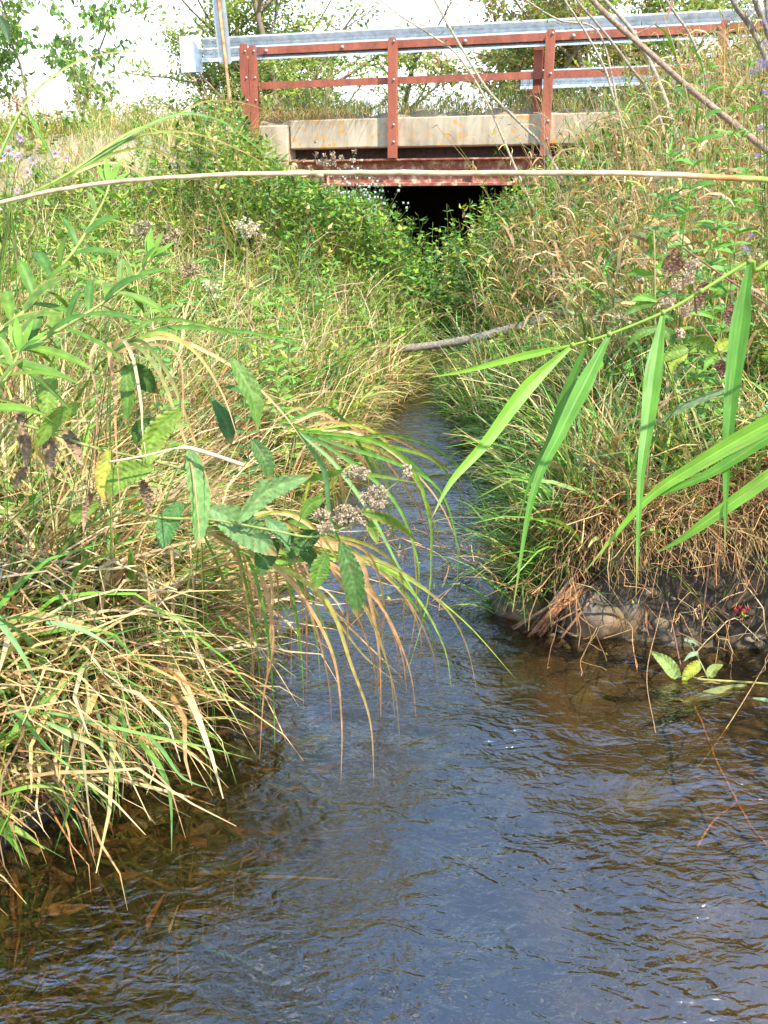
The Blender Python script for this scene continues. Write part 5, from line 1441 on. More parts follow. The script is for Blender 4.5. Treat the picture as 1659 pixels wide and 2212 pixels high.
aster([(1643, 133), (1653, 137), (1650, 47), (1655, 92), (1641, 148), (1627, 152), (1651, 198), (1643, 278), (1637, 335), (1612, 537), (1622, 508)], 3.0, (1.75, 3.7), 'violet blue asters on leafy stems beside the bare willow branches', VIO, (0.50, 0.36, 0.08), 0.0135, leafn=16)

# white heath aster by the bridge mouth
b0 = at(775, 480, 8.9)
t = empty('white_aster_bush', (b0[0], b0[1], float(hz(b0[0], b0[1])))); tag(t, 'bushy white flowered aster at the dark mouth under the bridge', 'wildflower')
d0 = 8.9
root = np.array(t.location); n = 70
tips = np.array([at(770 + rng.normal(0, 34), 432 + rng.normal(0, 30), d0 + rng.normal(0, 0.15)) for _ in range(n)])
P = np.stack([root + (tips - root) * s + np.array([0, 0, 0.08]) * math.sin(PI * s) for s in np.linspace(0, 1, 6)], 1)
m = MB(); stems(m, P, np.full(n, 0.0025), pick(n, dict(olive=2, dark=1))); m.build('stems', M['leaf'], t, origin=root)
m = MB(); k = rng.integers(2, 6, 900); j = rng.integers(0, n, 900)
leaves(m, P[j, k] + rng.normal(0, 0.04, (900, 3)), rng.uniform(0, 6.28, 900), rng.normal(0.1, 0.5, 900), rng.uniform(0.03, 0.06, 900), rng.uniform(0.004, 0.009, 900), pick(900, dict(dark=2, fresh=1, blue=1)))
m.build('leaves', M['leaf'], t, origin=root)
m = MB()
for p in tips:
    for _ in range(2):
        q = p + rng.normal(0, 0.03, 3); r_ = rng.uniform(0.011, 0.02)
        ang = np.linspace(0, 2 * PI, 9)[:-1]
        V = [q + np.array([r_ * math.cos(a) * (1 if i % 2 else 0.55), -0.3 * r_ * math.sin(a), r_ * math.sin(a) * (1 if i % 2 else 0.55)]) for i, a in enumerate(ang)] + [q + np.array([0, -0.006, 0.002])]
        m.add(V, None, [(i, (i + 1) % 8, 8) for i in range(8)], (0.80, 0.80, 0.78))
m.build('flowers', M['petal'], t, origin=root)["kind"] = "stuff"

# ---- weathered log wedged across the stream
lp = [at(850, 757, 7.0), at(930, 747, 6.92), at(1000, 736, 6.84), at(1070, 720, 6.75), at(1130, 704, 6.66), at(1192, 686, 6.55), at(1250, 672, 6.5), (1.85, 6.5, 0.60)]
P = spline(lp, 40); P += rng.normal(0, 0.0012, P.shape)
t = empty('fallen_branch', tuple(P[0])); tag(t, 'grey weathered branch lying across the stream below the bridge', 'branch')
m = MB(); m.tube(P, np.linspace(0.030, 0.043, 40) * (1 + 0.02 * rng.normal(size=40)), 9, (0.25, 0.21, 0.16)); m.build('trunk', M['bark'], t, origin=P[0])
m = MB(); m.tube(spline([P[24], P[24] + np.array([0.03, -0.02, 0.05])], 5), [0.02, 0.018, 0.017, 0.016, 0.015], 7, (0.27, 0.22, 0.16)); m.build('branch_stub', M['bark'], t, origin=P[0])

# ---- rocks and crusted mud at the point of the right bank
def rock_mat():
    m, t, out = new_mat('muddy_rock')
    tc = nd(t, 'ShaderNodeTexCoord')
    n1 = nd(t, 'ShaderNodeTexNoise', Scale=9.0, Detail=10.0, Roughness=0.65); n2 = nd(t, 'ShaderNodeTexNoise', Scale=4.0, Detail=4.0)
    for n in (n1, n2): t.links.new(tc.outputs['Object'], n.inputs['Vector'])
    c = ramp(t, n1.outputs['Fac'], [(0.3, (0.03, 0.024, 0.018)), (0.5, (0.10, 0.078, 0.052)), (0.7, (0.22, 0.175, 0.12))])
    c = mixc(t, ramp(t, n2.outputs['Fac'], [(0.5, (0, 0, 0)), (0.62, (0.8, 0.8, 0.8))]), c, (0.15, 0.085, 0.035))
    b = nd(t, 'ShaderNodeBsdfPrincipled', Roughness=0.55)
    t.links.new(c, b.inputs['Base Color'])
    bp = nd(t, 'ShaderNodeBump', Strength=0.7, Distance=0.02)
    t.links.new(n1.outputs['Fac'], bp.inputs['Height']); t.links.new(bp.outputs[0], b.inputs['Normal'])
    t.links.new(b.outputs[0], out.inputs[0])
    return m
M['rock'] = rock_mat()
def rock(name, c, size, label, seed, crack=0.0):
    r = np.random.default_rng(seed)
    bm = bmesh.new(); bmesh.ops.create_icosphere(bm, subdivisions=4, radius=1.0)
    ks = r.normal(0, 1, (9, 3)) * np.array([2.0, 2.0, 2.4]); ph = r.uniform(0, 6.28, 9); cut = r.normal(0, 1, (9, 3)); cut /= np.linalg.norm(cut, axis=1)[:, None]
    for v in bm.verts:
        p = np.array(v.co); k = 1.0
        for q in cut:
            e = p @ q
            if e > 0.72: k = min(k, 0.72 / e)
        k *= 1 + sum(0.035 * math.sin(kk @ p * 1.6 + f) for kk, f in zip(ks, ph)) + 0.02 * r.normal()
        v.co = Vector((p[0] * k * size[0], p[1] * k * size[1], p[2] * k * size[2]))
    o = bm_obj(name, bm, M['rock'], None); o.location = c
    for pl in o.data.polygons: pl.use_smooth = True
    tag(o, label, 'rock'); o.rotation_euler = (0, 0, r.uniform(-0.3, 0.3))
    return o
p = atz(1135, 1318); rock('rock', (p[0] + 0.02, p[1] + 0.0, 0.015), (0.15, 0.13, 0.085), 'low pale crusted rock at the tip of the right bank, lapped by water', 3)
p = atz(1290, 1372); rock('rock', (p[0] - 0.01, p[1] + 0.03, 0.045), (0.125, 0.11, 0.13), 'cracked brown boulder with orange stain under the dry twigs', 8)
p = atz(1360, 1370); rock('rock', (p[0] + 0.03, p[1] + 0.04, 0.055), (0.10, 0.09, 0.13), 'angular grey brown rock wedged beside the cracked boulder', 12)
p = atz(1455, 1368); rock('rock', (p[0] + 0.03, p[1] + 0.12, 0.05), (0.14, 0.10, 0.11), 'dark wet stone in the hollow under the bank overhang', 21)
p = atz(1590, 1366); rock('rock', (p[0] + 0.03, p[1] + 0.14, 0.04), (0.16, 0.10, 0.11), 'dark flat stone below the red berries', 25)

# bark strips and sticks washed against the rocks
dr = empty('driftwood', tuple(atz(1180, 1360))); tag(dr, 'bundle of reddish wet sticks and bark washed against the low rock', 'driftwood')
for k in range(22):
    x0, y0 = 1255 + rng.normal(0, 28), 1250 + rng.normal(0, 14); x1, y1 = 1165 + rng.normal(0, 26), 1368 + rng.normal(0, 12)
    P = spline([at(x0, y0, 3.02 + rng.normal(0, 0.03)), at((x0 + x1) / 2 + rng.normal(0, 6), (y0 + y1) / 2, 2.98), atz(x1, y1, -0.01)], 8)
    stem_part(dr, P, rng.uniform(0.0015, 0.006), rng.choice([0, 1, 2]) * np.array([0.05, 0.035, 0.02]) + np.array([0.13, 0.065, 0.04]), name='stick', mat='bark')
for k in range(3):
    x0, y0 = 1240 + 10 * k, 1262 + 8 * k
    P = spline([at(x0, y0, 2.99), at(1190 + 8 * k, 1320, 2.96), atz(1150 + 12 * k, 1372, 0.0)], 10)
    blade_part(dr, P, 0.0045, (0.34, 0.15, 0.06), (0.22, 0.10, 0.05), name='bark_strip', mat='bark', prof='strip', fold=0.5)

# ---- dry branching weeds hanging off the right bank
def twig_plant(base, n, reach, label, mixc_, leafmix=None, nleaf=0, down=0.3, spread=0.3, group='dry weeds on the right bank edge'):
    b = np.array([base[0], base[1], float(hz(base[0], base[1]))])
    t = empty('dry_weed', tuple(b)); tag(t, label, 'dry weed', group)
    m = MB()
    bb = np.tile(b, (n, 1)) + np.column_stack([rng.normal(0, spread, n), rng.normal(0, spread * 0.5, n), np.zeros(n)])
    bb[:, 2] = np.maximum(hz(bb[:, 0], bb[:, 1]), 0.08)
    az = rng.normal(-1.7, 0.9, n); K = 8; s = np.linspace(0, 1, K)
    th = rng.uniform(0.1, 0.8, n)[:, None] + rng.uniform(0.6, 2.0 + down, n)[:, None] * s[None] ** 1.2
    L = rng.uniform(0.5, 1.0, n) * reach
    a = az[:, None] + rng.normal(0, 0.5, (n, 1)) * s[None]
    d = np.stack([np.sin(th) * np.cos(a), np.sin(th) * np.sin(a), np.cos(th)], -1)
    P = np.zeros((n, K, 3)); P[:, 0] = bb
    P[:, 1:] = bb[:, None] + np.cumsum(d[:, 1:] * (L / (K - 1))[:, None, None], axis=1)
    P += rng.normal(0, 0.006, P.shape)
    P[..., 2] = np.maximum(P[..., 2], np.maximum(hz(P[..., 0], P[..., 1]), 0.0) + 0.01)
    stems(m, P, rng.uniform(0.0010, 0.0026, n), pick(n, mixc_))
    # side twigs
    n2 = n * 4
    j = rng.integers(0, n, n2); k = rng.integers(2, K, n2)
    b2 = P[j, k]; dd = rng.normal(0, 1, (n2, 3)) + np.array([0, -0.5, -0.2]); dd /= np.linalg.norm(dd, axis=1)[:, None]
    L2 = rng.uniform(0.03, 0.10, n2)
    P2 = np.stack([b2 + dd * (L2 * q)[:, None] + rng.normal(0, 0.003, (n2, 3)) * q for q in (0, 0.4, 0.75, 1)], 1)
    P2[..., 2] = np.maximum(P2[..., 2], 0.006)
    stems(m, P2, rng.uniform(0.0007, 0.0015, n2), pick(n2, mixc_))
    m.build('stems', M['dry'], t, origin=b)['kind'] = 'stuff'
    if nleaf:
        q = MB(); j = rng.integers(0, n2, nleaf)
        leaves(q, P2[j, 3] + rng.normal(0, 0.015, (nleaf, 3)), rng.uniform(0, 6.28, nleaf), rng.normal(0, 0.6, nleaf), rng.uniform(0.012, 0.03, nleaf), rng.uniform(0.003, 0.007, nleaf), pick(nleaf, leafmix))
        q.build('leaves', M['leaf'], t, origin=b)['kind'] = 'stuff'
    return t, P2
RB = dict(rust=2.5, brown=3, tan=2, straw=1)
p = at(1375, 1120, 3.3); twig_plant((p[0], p[1]), 150, 0.40, 'red brown dried weed tangle standing over the cracked boulder', RB, dict(fresh=2, yel=2, rust=1, dark=1), 260)
p = at(1480, 1150, 3.15); twig_plant((p[0], p[1]), 190, 0.46, 'dense tan and rust twig tangle spilling over the dark stone hollow', RB, dict(fresh=1, yel=1, rust=2), 200, down=0.9)
p = at(1610, 1130, 3.2); twig_plant((p[0], p[1]), 160, 0.46, 'brown dried weed above the berries, mixed with green shoots', RB, dict(fresh=2, dark=2, yel=1), 260, down=0.6)
p = at(1270, 1080, 3.55); twig_plant((p[0], p[1]), 45, 0.30, 'thin reddish dried stems among the bright wide grass blades', dict(rust=3, brown=2, tan=1), dict(fresh=2, yel=2), 160, spread=0.15)
p = at(1450, 1200, 3.15); twig_plant((p[0], p[1]), 130, 0.28, 'pale bleached stalks drooping in front of the wet dark stones', dict(straw=3, tan=3, pale=1, brown=1), None, 0, down=1.3, spread=0.11)
p = at(1540, 1240, 3.05); twig_plant((p[0], p[1]), 130, 0.32, 'bleached tan stalks hanging towards the red berries', dict(straw=2, tan=3, brown=2), None, 0, down=1.3, spread=0.14)
bt = empty('berry_sprig', tuple(at(1600, 1300, 2.95))); tag(bt, 'small cluster of red berries under the right bank overhang', 'berries')
for x, y, r_ in ((1589, 1318, 0.009), (1605, 1321, 0.010), (1598, 1311, 0.007), (1617, 1316, 0.006)):
    bm = bmesh.new(); bmesh.ops.create_uvsphere(bm, u_segments=10, v_segments=7, radius=r_)
    if 'berry' not in M: M['berry'] = plain_mat('berry', (0.22, 0.012, 0.02), (0.34, 0.03, 0.03), 40.0, 0.35)
    o = bm_obj('berry', bm, M['berry'], bt); o.location = Vector(at(x, y, 2.92)) - bt.location
stem_part(bt, pix([(1600, 1314, 2.925), (1612, 1290, 2.97), (1640, 1250, 3.08)], 8), 0.0012, (0.2, 0.12, 0.06), mat='dry')

# ---- bright wide grass by the rocks and more along the right edge
def wide_clump(px, d, n, label, mix, L, w, az0, group):
    p = at(px[0], px[1], d); b = np.array([p[0], p[1], max(float(hz(p[0], p[1])), 0.0)])
    t = empty('grass_clump', tuple(b)); tag(t, label, 'grass clump', group)
    for k in range(n):
        bb = b + np.array([rng.normal(0, 0.05), rng.normal(0, 0.05), 0])
        th, be, a, LL = rng.uniform(0.05, 0.6), rng.uniform(0.6, 2.3), rng.normal(az0, 0.9), rng.uniform(*L)
        s = np.linspace(0, 1, 12); q = th + be * s ** 1.4
        P = bb + np.cumsum(np.stack([np.sin(q) * math.cos(a), np.sin(q) * math.sin(a), np.cos(q)], -1) * LL / 12, axis=0)
        P[:, 2] = np.maximum(P[:, 2], -0.03)
        c = pick(1, mix)[0]
        blade_part(t, P, rng.uniform(*w), c, c * 1.05, prof='blade', facing=(0.2, -0.5, 1.0), tilt=rng.normal(0, 0.5), fold=0.25)
    return t
GM = dict(fresh=4, blue=2.5, yel=2)
wide_clump((1235, 1215), 3.15, 22, 'bright green wide bladed clump just behind the low crusted rock', GM, (0.25, 0.5), (0.005, 0.011), 2.6, 'grass clumps along the right edge')
wide_clump((1180, 1120), 3.7, 16, 'green clump dipping its blades in the stream between rocks and reeds', GM, (0.25, 0.45), (0.004, 0.009), 2.9, 'grass clumps along the right edge')
wide_clump((1330, 1060), 3.6, 18, 'green clump standing behind the red brown tangle', GM, (0.3, 0.5), (0.005, 0.010), 2.4, 'grass clumps along the right edge')
wide_clump((1090, 960), 5.0, 16, 'green clump overhanging the narrow water upstream', GM, (0.3, 0.5), (0.004, 0.008), 3.0, 'grass clumps along the right edge')
wide_clump((1450, 860), 3.3, 16, 'green clump below the reed stem on the right slope', GM, (0.3, 0.5), (0.005, 0.010), 2.2, 'grass clumps along the right edge')

LB = 'wide bladed clumps on the left bank'
MX = dict(fresh=4, blue=2, yel=2, straw=1.5, tan=1.5)
wide_clump((40, 1330), 2.25, 16, 'wide green blades leaning right beside the bleached dry tussock', MX, (0.35, 0.6), (0.004, 0.008), -0.3, LB)
wide_clump((200, 1230), 2.45, 16, 'green and tan blade clump under the yellow boneset leaf', MX, (0.35, 0.6), (0.004, 0.008), -0.6, LB)
wide_clump((120, 1480), 2.2, 14, 'short green clump at the water edge above the leaning tussock', MX, (0.25, 0.45), (0.004, 0.008), -0.7, LB)
wide_clump((360, 1270), 2.6, 16, 'tan and green clump behind the drooping sedge stalks', MX, (0.35, 0.55), (0.003, 0.007), -0.4, LB)
wide_clump((60, 1080), 2.5, 14, 'green clump below the withered brown leaves', MX, (0.35, 0.55), (0.004, 0.008), -0.2, LB)
wide_clump((480, 1010), 3.0, 16, 'green clump between boneset and the water bend', MX, (0.35, 0.6), (0.004, 0.008), -0.3, LB)
wide_clump((620, 880), 4.0, 18, 'broad green clump arching over the water bend', MX, (0.4, 0.65), (0.004, 0.009), -0.2, LB)

# ---- knapweed-like plant with fluff heads, brown wilted leaves (right slope)
t = empty('seeding_weed', tuple(at(1560, 1010, 2.75))); t.location.z = float(hz(t.location.x, t.location.y)) - 0.02
tag(t, 'seeding weed with fluffy tan heads, wilted brown leaves and broad green ones', 'plant')
L_ = np.array(t.location)
stem_part(t, np.concatenate([spline([L_, at(1568, 900, 2.72), at(1565, 785, 2.7)], 10)[:-1], pix([(1565, 785, 2.7), (1540, 735, 2.7), (1510, 690, 2.7), (1500, 640, 2.7), (1495, 575, 2.7)], 14)]), 0.003, (0.24, 0.13, 0.09), mat='dry')
stem_part(t, pix([(1420, 900, 2.75), (1416, 720, 2.72), (1414, 560, 2.7), (1412, 500, 2.7)], 14), 0.003, (0.33, 0.30, 0.10), mat='leaf')
stem_part(t, np.concatenate([pix([(1475, 535, 2.7), (1565, 598, 2.68), (1660, 660, 2.66), (1800, 760, 2.66)], 14), [np.array([1.62, 2.75, float(hz(1.62, 2.75))])]]), 0.0032, (0.24, 0.11, 0.08), name='side_stem', mat='dry')
for (cx, cy), r_ in (((1494, 575), 17), ((1483, 600), 11), ((1443, 652), 15), ((1485, 667), 12), ((1465, 612), 9), ((1470, 720), 7)):
    m = MB(); cs = [at(cx + rng.normal(0, r_ * 0.5), cy + rng.normal(0, r_ * 0.5), 2.68 + rng.normal(0, 0.01)) for _ in range(26)]
    bobbles(m, cs, rng.uniform(0.004, 0.007, 26), (0.46, 0.35, 0.24), 0.45); m.build('seed_head', M['dry'], t, origin=L_)
for a, b, hw in (((1463, 540), (1438, 606), 12), ((1476, 560), (1455, 600), 11), ((1526, 610), (1510, 668), 12), ((1580, 655), (1574, 712), 9), ((1550, 780), (1560, 815), 12)):
    bleaf(t, a, b, hw, 2.69, (0.18, 0.095, 0.06), 5, c1=(0.26, 0.16, 0.10), mat='dry', name='withered_leaf', crinkle=0.35, prof='ovate')
for a, b, hw, c in (((1416, 580), (1472, 564), 8, G), ((1410, 596), (1352, 592), 9, G), ((1420, 650), (1362, 652), 9, G), ((1416, 655), (1348, 682), 9, BG), ((1422, 706), (1350, 756), 11, BG), ((1430, 708), (1450, 750), 12, BG), ((1487, 756), (1427, 780), 15, BG2), ((1484, 762), (1450, 806), 14, BY), ((1480, 680), (1560, 692), 6, G), ((1487, 735), (1545, 758), 17, BG2), ((1545, 765), (1578, 735), 14, BY), ((1570, 840), (1414, 916), 12, (0.17, 0.25, 0.12)), ((1560, 760), (1520, 800), 9, G)):
    bleaf(t, a, b, hw, 2.70, c, 8, tilt=rng.normal(0, 0.3))

# ---- drowned leafy sprig floating on the right
fz = lambda x, y, z=0.004: atz(x, y, z)
t = empty('floating_sprig', tuple(fz(1535, 1469))); tag(t, 'yellow stemmed leafy sprig floating in the dark water below the bank', 'plant sprig')
L_ = np.array(t.location)
stem_part(t, spline([fz(1900, 1500, 0.02), fz(1659, 1477), fz(1535, 1469), fz(1505, 1466)], 16), 0.0035, (0.40, 0.36, 0.10), mat='leaf')
stem_part(t, spline([fz(1530, 1466), at(1513, 1431, wdep(1530, 1466) * 1.0), at(1486, 1383, wdep(1530, 1466) * 1.02)], 8), 0.0026, (0.32, 0.32, 0.16), name='side_stem', mat='leaf')
dw = wdep(1513, 1466)
def fl(a, b, hw, c, edge=None, z=None, tilt=0.0):
    if z is None: return bleaf(t, a, b, hw, dw, c, 5, edge=edge, tilt=tilt, prof='ovate')
    P = spline([fz(*a, z), fz((a[0] + b[0]) / 2, (a[1] + b[1]) / 2, z + 0.004), fz(*b, z - 0.02)], 14)
    return blade_part(t, P, hw * dw / FPX, c, None, name='leaf', mat='leaf', prof='lance', cols=5, facing=(0, -0.3, 1), fold=0.1)
fl((1464, 1463), (1404, 1404), 15, (0.26, 0.36, 0.10)); fl((1513, 1431), (1473, 1478), 13, (0.33, 0.42, 0.04), edge=(0.16, 0.06, 0.03)); fl((1531, 1461), (1562, 1436), 11, (0.24, 0.30, 0.07))
fl((1613, 1479), (1473, 1517), 13, (0.20, 0.22, 0.08), z=-0.004); fl((1478, 1381), (1513, 1397), 5, (0.25, 0.34, 0.20)); fl((1508, 1410), (1476, 1430), 5, (0.25, 0.34, 0.20)); fl((1626, 1508), (1690, 1518), 6, (0.22, 0.32, 0.16), z=0.004)
for nm, lab, pts, r_, c, zz in (('trailing_stem', 'thin tan stem hanging from the twigs into the shaded water', [(1432, 1300), (1420, 1350), (1397, 1460), (1416, 1583)], 0.0013, (0.36, 0.22, 0.10), 0),
        ('trailing_stem', 'long brown stem curving down across the floating sprig', [(1700, 1350), (1659, 1425), (1592, 1537), (1535, 1622), (1504, 1660)], 0.0015, (0.38, 0.24, 0.10), 0),
        ('trailing_stem', 'short reddish stem poking from the twigs into the dark water', [(1440, 1300), (1452, 1350), (1462, 1400), (1470, 1436)], 0.003, (0.20, 0.11, 0.09), 0)):
    d1 = wdep(*pts[-1]); d0 = min(d1 + 0.45, 2.95)
    P = ppath(pts, d0, d1, 18)
    o = empty(nm, tuple(P[0])); tag(o, lab, 'stem'); stem_part(o, P, r_, c, mat='dry')
for lab, pts, r_ in (('rusty sunken stick forking on the stream bed at the right', [(1486, 1491), (1526, 1592), (1554, 1657), (1592, 1734), (1659, 1833), (1720, 1900)], 0.0042),):
    P = spline([atz(x, y, -0.045) for x, y in pts], 24) + rng.normal(0, 0.002, (24, 3))
    o = empty('sunken_stick', tuple(P[0])); tag(o, lab, 'stick'); stem_part(o, P, r_, (0.40, 0.19, 0.07), mat='bark')
    stem_part(o, spline([atz(1590, 1734, -0.045), atz(1540, 1775, -0.05), atz(1505, 1830, -0.05)], 10), 0.003, (0.40, 0.20, 0.08), name='side_stick', mat='bark')

# ---- leaning bare willow stems on the right
def willow(name, base, paths, label, c, leafn=0, grp='leaning bare willow stems'):
    b = np.array([base[0], base[1], float(hz(base[0], base[1])) - 0.05])
    t = empty(name, tuple(b)); tag(t, label, 'shrub', grp)
    m = MB(); allP = []
    for pts, r0, r1 in paths:
        P = spline([at(*p) if len(p) == 3 else p for p in [tuple(q) for q in pts]] , 30) if not isinstance(pts[-1], str) else None
        P = P + np.cumsum(rng.normal(0, 0.0022, P.shape), axis=0) * np.linspace(0, 1, 30)[:, None]
        allP.append(P)
        s_ = MB(); s_.tube(P, np.linspace(r0, r1, 30) * (1 + 0.04 * rng.normal(size=30)), 7, np.asarray(c) * rng.uniform(0.85, 1.2))
        br = s_.build('branch', M['bark'], t, origin=b)
        for k in range(3):
            i = rng.integers(8, 27); dd = np.array([rng.normal(0, 0.6), rng.normal(0, 0.4), rng.uniform(0.3, 1.0)]); L = rng.uniform(0.15, 0.4)
            q = MB(); q.tube(spline([P[i], P[i] + dd * L * 0.5 + rng.normal(0, 0.02, 3), P[i] + dd * L], 8), np.linspace(0.003, 0.0012, 8), 5, np.asarray(c)); q.build('twig', M['bark'], br, origin=b)
    if leafn:
        q = MB(); k = rng.integers(0, len(allP), leafn)
        bb = np.array([allP[i][rng.integers(4, 28)] for i in k]) + rng.normal(0, 0.10, (leafn, 3))
        leaves(q, bb, rng.uniform(0, 6.28, leafn), rng.normal(-0.6, 0.5, leafn), rng.uniform(0.05, 0.09, leafn), rng.uniform(0.004, 0.007, leafn), pick(leafn, dict(fresh=2, dark=1.5, brown=1, olive=1)))
        q.build('leaves', M['leaf'], t, origin=b)
    return t
W1 = np.array([2.75, 4.3, 0.4])
willow('willow_shrub', (2.75, 4.3), [
    ([(1900, 560, 4.3), (1760, 420, 4.25), (1659, 330, 4.2), (1554, 249, 4.15), (1458, 172, 4.1), (1367, 91, 4.05), (1271, 0, 4.0), (1180, -110, 4.0)], 0.019, 0.010)],
    'thick reddish brown willow branch slanting down to the right bank', (0.25, 0.17, 0.125))
willow('willow_shrub', (3.0, 8.3), [
    ([(1500, 420, 8.0), (1429, 192, 7.9), (1372, 77, 7.8), (1309, 0, 7.7), (1240, -90, 7.6)], 0.022, 0.014), ([(1470, 380, 8.0), (1405, 206, 7.8), (1362, 144, 7.7), (1309, 72, 7.6), (1247, 0, 7.5), (1190, -80, 7.5)], 0.014, 0.009), ([(1440, 400, 8.0), (1345, 260, 7.8), (1310, 153, 7.7), (1271, 77, 7.6), (1223, 0, 7.5), (1190, -70, 7.5)], 0.012, 0.007), ([(1560, 300, 8.0), (1520, 150, 7.9), (1491, 72, 7.8), (1444, 0, 7.7), (1400, -80, 7.6)], 0.014, 0.009)],
    'cluster of grey willow stems crossing in front of the guardrail', (0.30, 0.26, 0.20), 60)
willow('willow_shrub', (1.9, 9.2), [
    ([(1260, 470, 8.6), (1180, 326, 8.4), (1132, 273, 8.3), (1056, 196, 8.2), (993, 96, 8.1), (941, 0, 8.0), (910, -70, 8.0)], 0.017, 0.009), ([(1160, 470, 8.6), (1103, 340, 8.4), (1051, 220, 8.3), (989, 120, 8.2), (926, 72, 8.1), (864, 34, 8.0), (800, -20, 8.0)], 0.013, 0.006), ([(1340, 250, 8.2), (1295, 72, 8.1), (1209, 43, 8.0), (1142, 0, 8.0), (1080, -50, 8.0)], 0.010, 0.006)],
    'slender bare willow stems leaning left across the bridge curb', (0.36, 0.28, 0.20), 150)
willow('willow_shrub', (3.3, 5.6), [
    ([(1760, 420, 5.6), (1690, 230, 5.5), (1654, 120, 5.5), (1620, 50, 5.5), (1587, 0, 5.4), (1540, -80, 5.4)], 0.020, 0.014), ([(1780, 380, 5.6), (1700, 180, 5.5), (1660, 80, 5.5), (1625, 0, 5.4), (1590, -80, 5.4)], 0.022, 0.015), ([(1740, 300, 5.6), (1690, 130, 5.5), (1662, 60, 5.5), (1650, 0, 5.5), (1640, -60, 5.4)], 0.016, 0.012)],
    'grey brown willow trunks rising behind the violet asters', (0.21, 0.175, 0.14), 80)
# leafy upright weeds on the right slope
def tall_weed(px, d, H, label, c, seed, nl=64, LL=0.115, group='tall leafy weeds on the right slope'):
    r = np.random.default_rng(seed)
    p = at(px[0], px[1], d); b = np.array([p[0], p[1], float(hz(p[0], p[1])) - 0.02])
    t = empty('tall_weed', tuple(b)); tag(t, label, 'plant', group)
    top = p
    P = spline([b, b * 0.5 + top * 0.5 + np.array([r.normal(0, 0.04), 0, 0]), top], 20)
    stem_part(t, P, np.linspace(0.004, 0.0015, 20), (0.30, 0.33, 0.09), mat='leaf')
    for k in range(nl):
        f = 0.25 + 0.74 * k / nl; q = P[int(f * 19)]; a = k * 2.4
        L = LL * r.uniform(0.7, 1.2) * (1.15 - 0.6 * f)
        dirn = np.array([math.cos(a), math.sin(a), 0.7])
        Q = [q + dirn * L * s - np.array([0, 0, 1]) * 0.5 * L * s * s for s in np.linspace(0, 1, 7)]
        blade_part(t, Q, L * 0.115, np.array(c) * r.uniform(0.8, 1.2), None, name='leaf', mat='leaf', prof='lance', facing=(0, -0.6, 1), tilt=r.normal(0, 0.4))
GW = (0.12, 0.27, 0.045)
for i, (px, d, lab) in enumerate((((1545, 95), 3.3, 'tall green weed in front of the guardrail, right of the thick willow branch'), ((1480, 150), 3.6, 'tall green weed rising between the railing end and thick willow branch'), ((1590, 190), 3.0, 'green leafy weed beside the violet asters'), ((1625, 90), 3.4, 'green leafy weed among the willow trunks'), ((1440, 330), 3.8, 'green leafy weed under the thick willow branch'), ((1560, 420), 2.9, 'bushy green weed below the thick willow branch'), ((1620, 330), 2.8, 'yellow green weed crossed by the thick willow branch'))):
    tall_weed(px, d, 1, lab, (GW, (0.10, 0.24, 0.05), (0.16, 0.30, 0.04))[i % 3], 40 + i)

for i, (px, d, lab) in enumerate((((600, 535), 4.6, 'leafy green weed left of the cream flower head'), ((665, 500), 6.6, 'broad leaved weed on the slope below the abutment'), ((560, 640), 4.0, 'dark leaved weed leaning over the flattened straw'), ((430, 545), 4.4, 'dark green weed behind the brown dead flower heads'), ((470, 440), 6.0, 'bushy weed in the middle of the left bank'), ((270, 470), 4.2, 'green weed rising behind the goldenrod tops'), ((720, 560), 6.8, 'pale green weed near the pinched part of the stream'), ((510, 690), 3.4, 'narrow leaved weed above the holed boneset leaves'), ((180, 420), 4.6, 'yellow green weed below the arching sedge'), ((345, 640), 3.2, 'weed with drooping leaves beside the lower goldenrod stem'), ((940, 560), 8.6, 'fresh green weed hanging into the bridge opening'), ((985, 590), 8.2, 'leafy weed on the right of the dark bridge opening'), ((885, 560), 8.4, 'low bright weed filling the foot of the dark bridge opening'), ((965, 440), 9.2, 'tall weed closing the right side of the bridge opening'), ((1015, 430), 9.4, 'yellow green tall weed under the girder, right of the opening'), ((935, 480), 8.9, 'slim weed standing up in the middle of the dark opening'), ((1060, 425), 9.3, 'dark tall weed under the girder where the reed grass begins'))):
    tall_weed(px, d, 1, lab, ((0.13, 0.29, 0.05), (0.07, 0.17, 0.04), (0.17, 0.33, 0.05))[i % 3], 80 + i, nl=44, LL=0.10 + 0.012 * d / 4, group='leafy weeds along the stream')

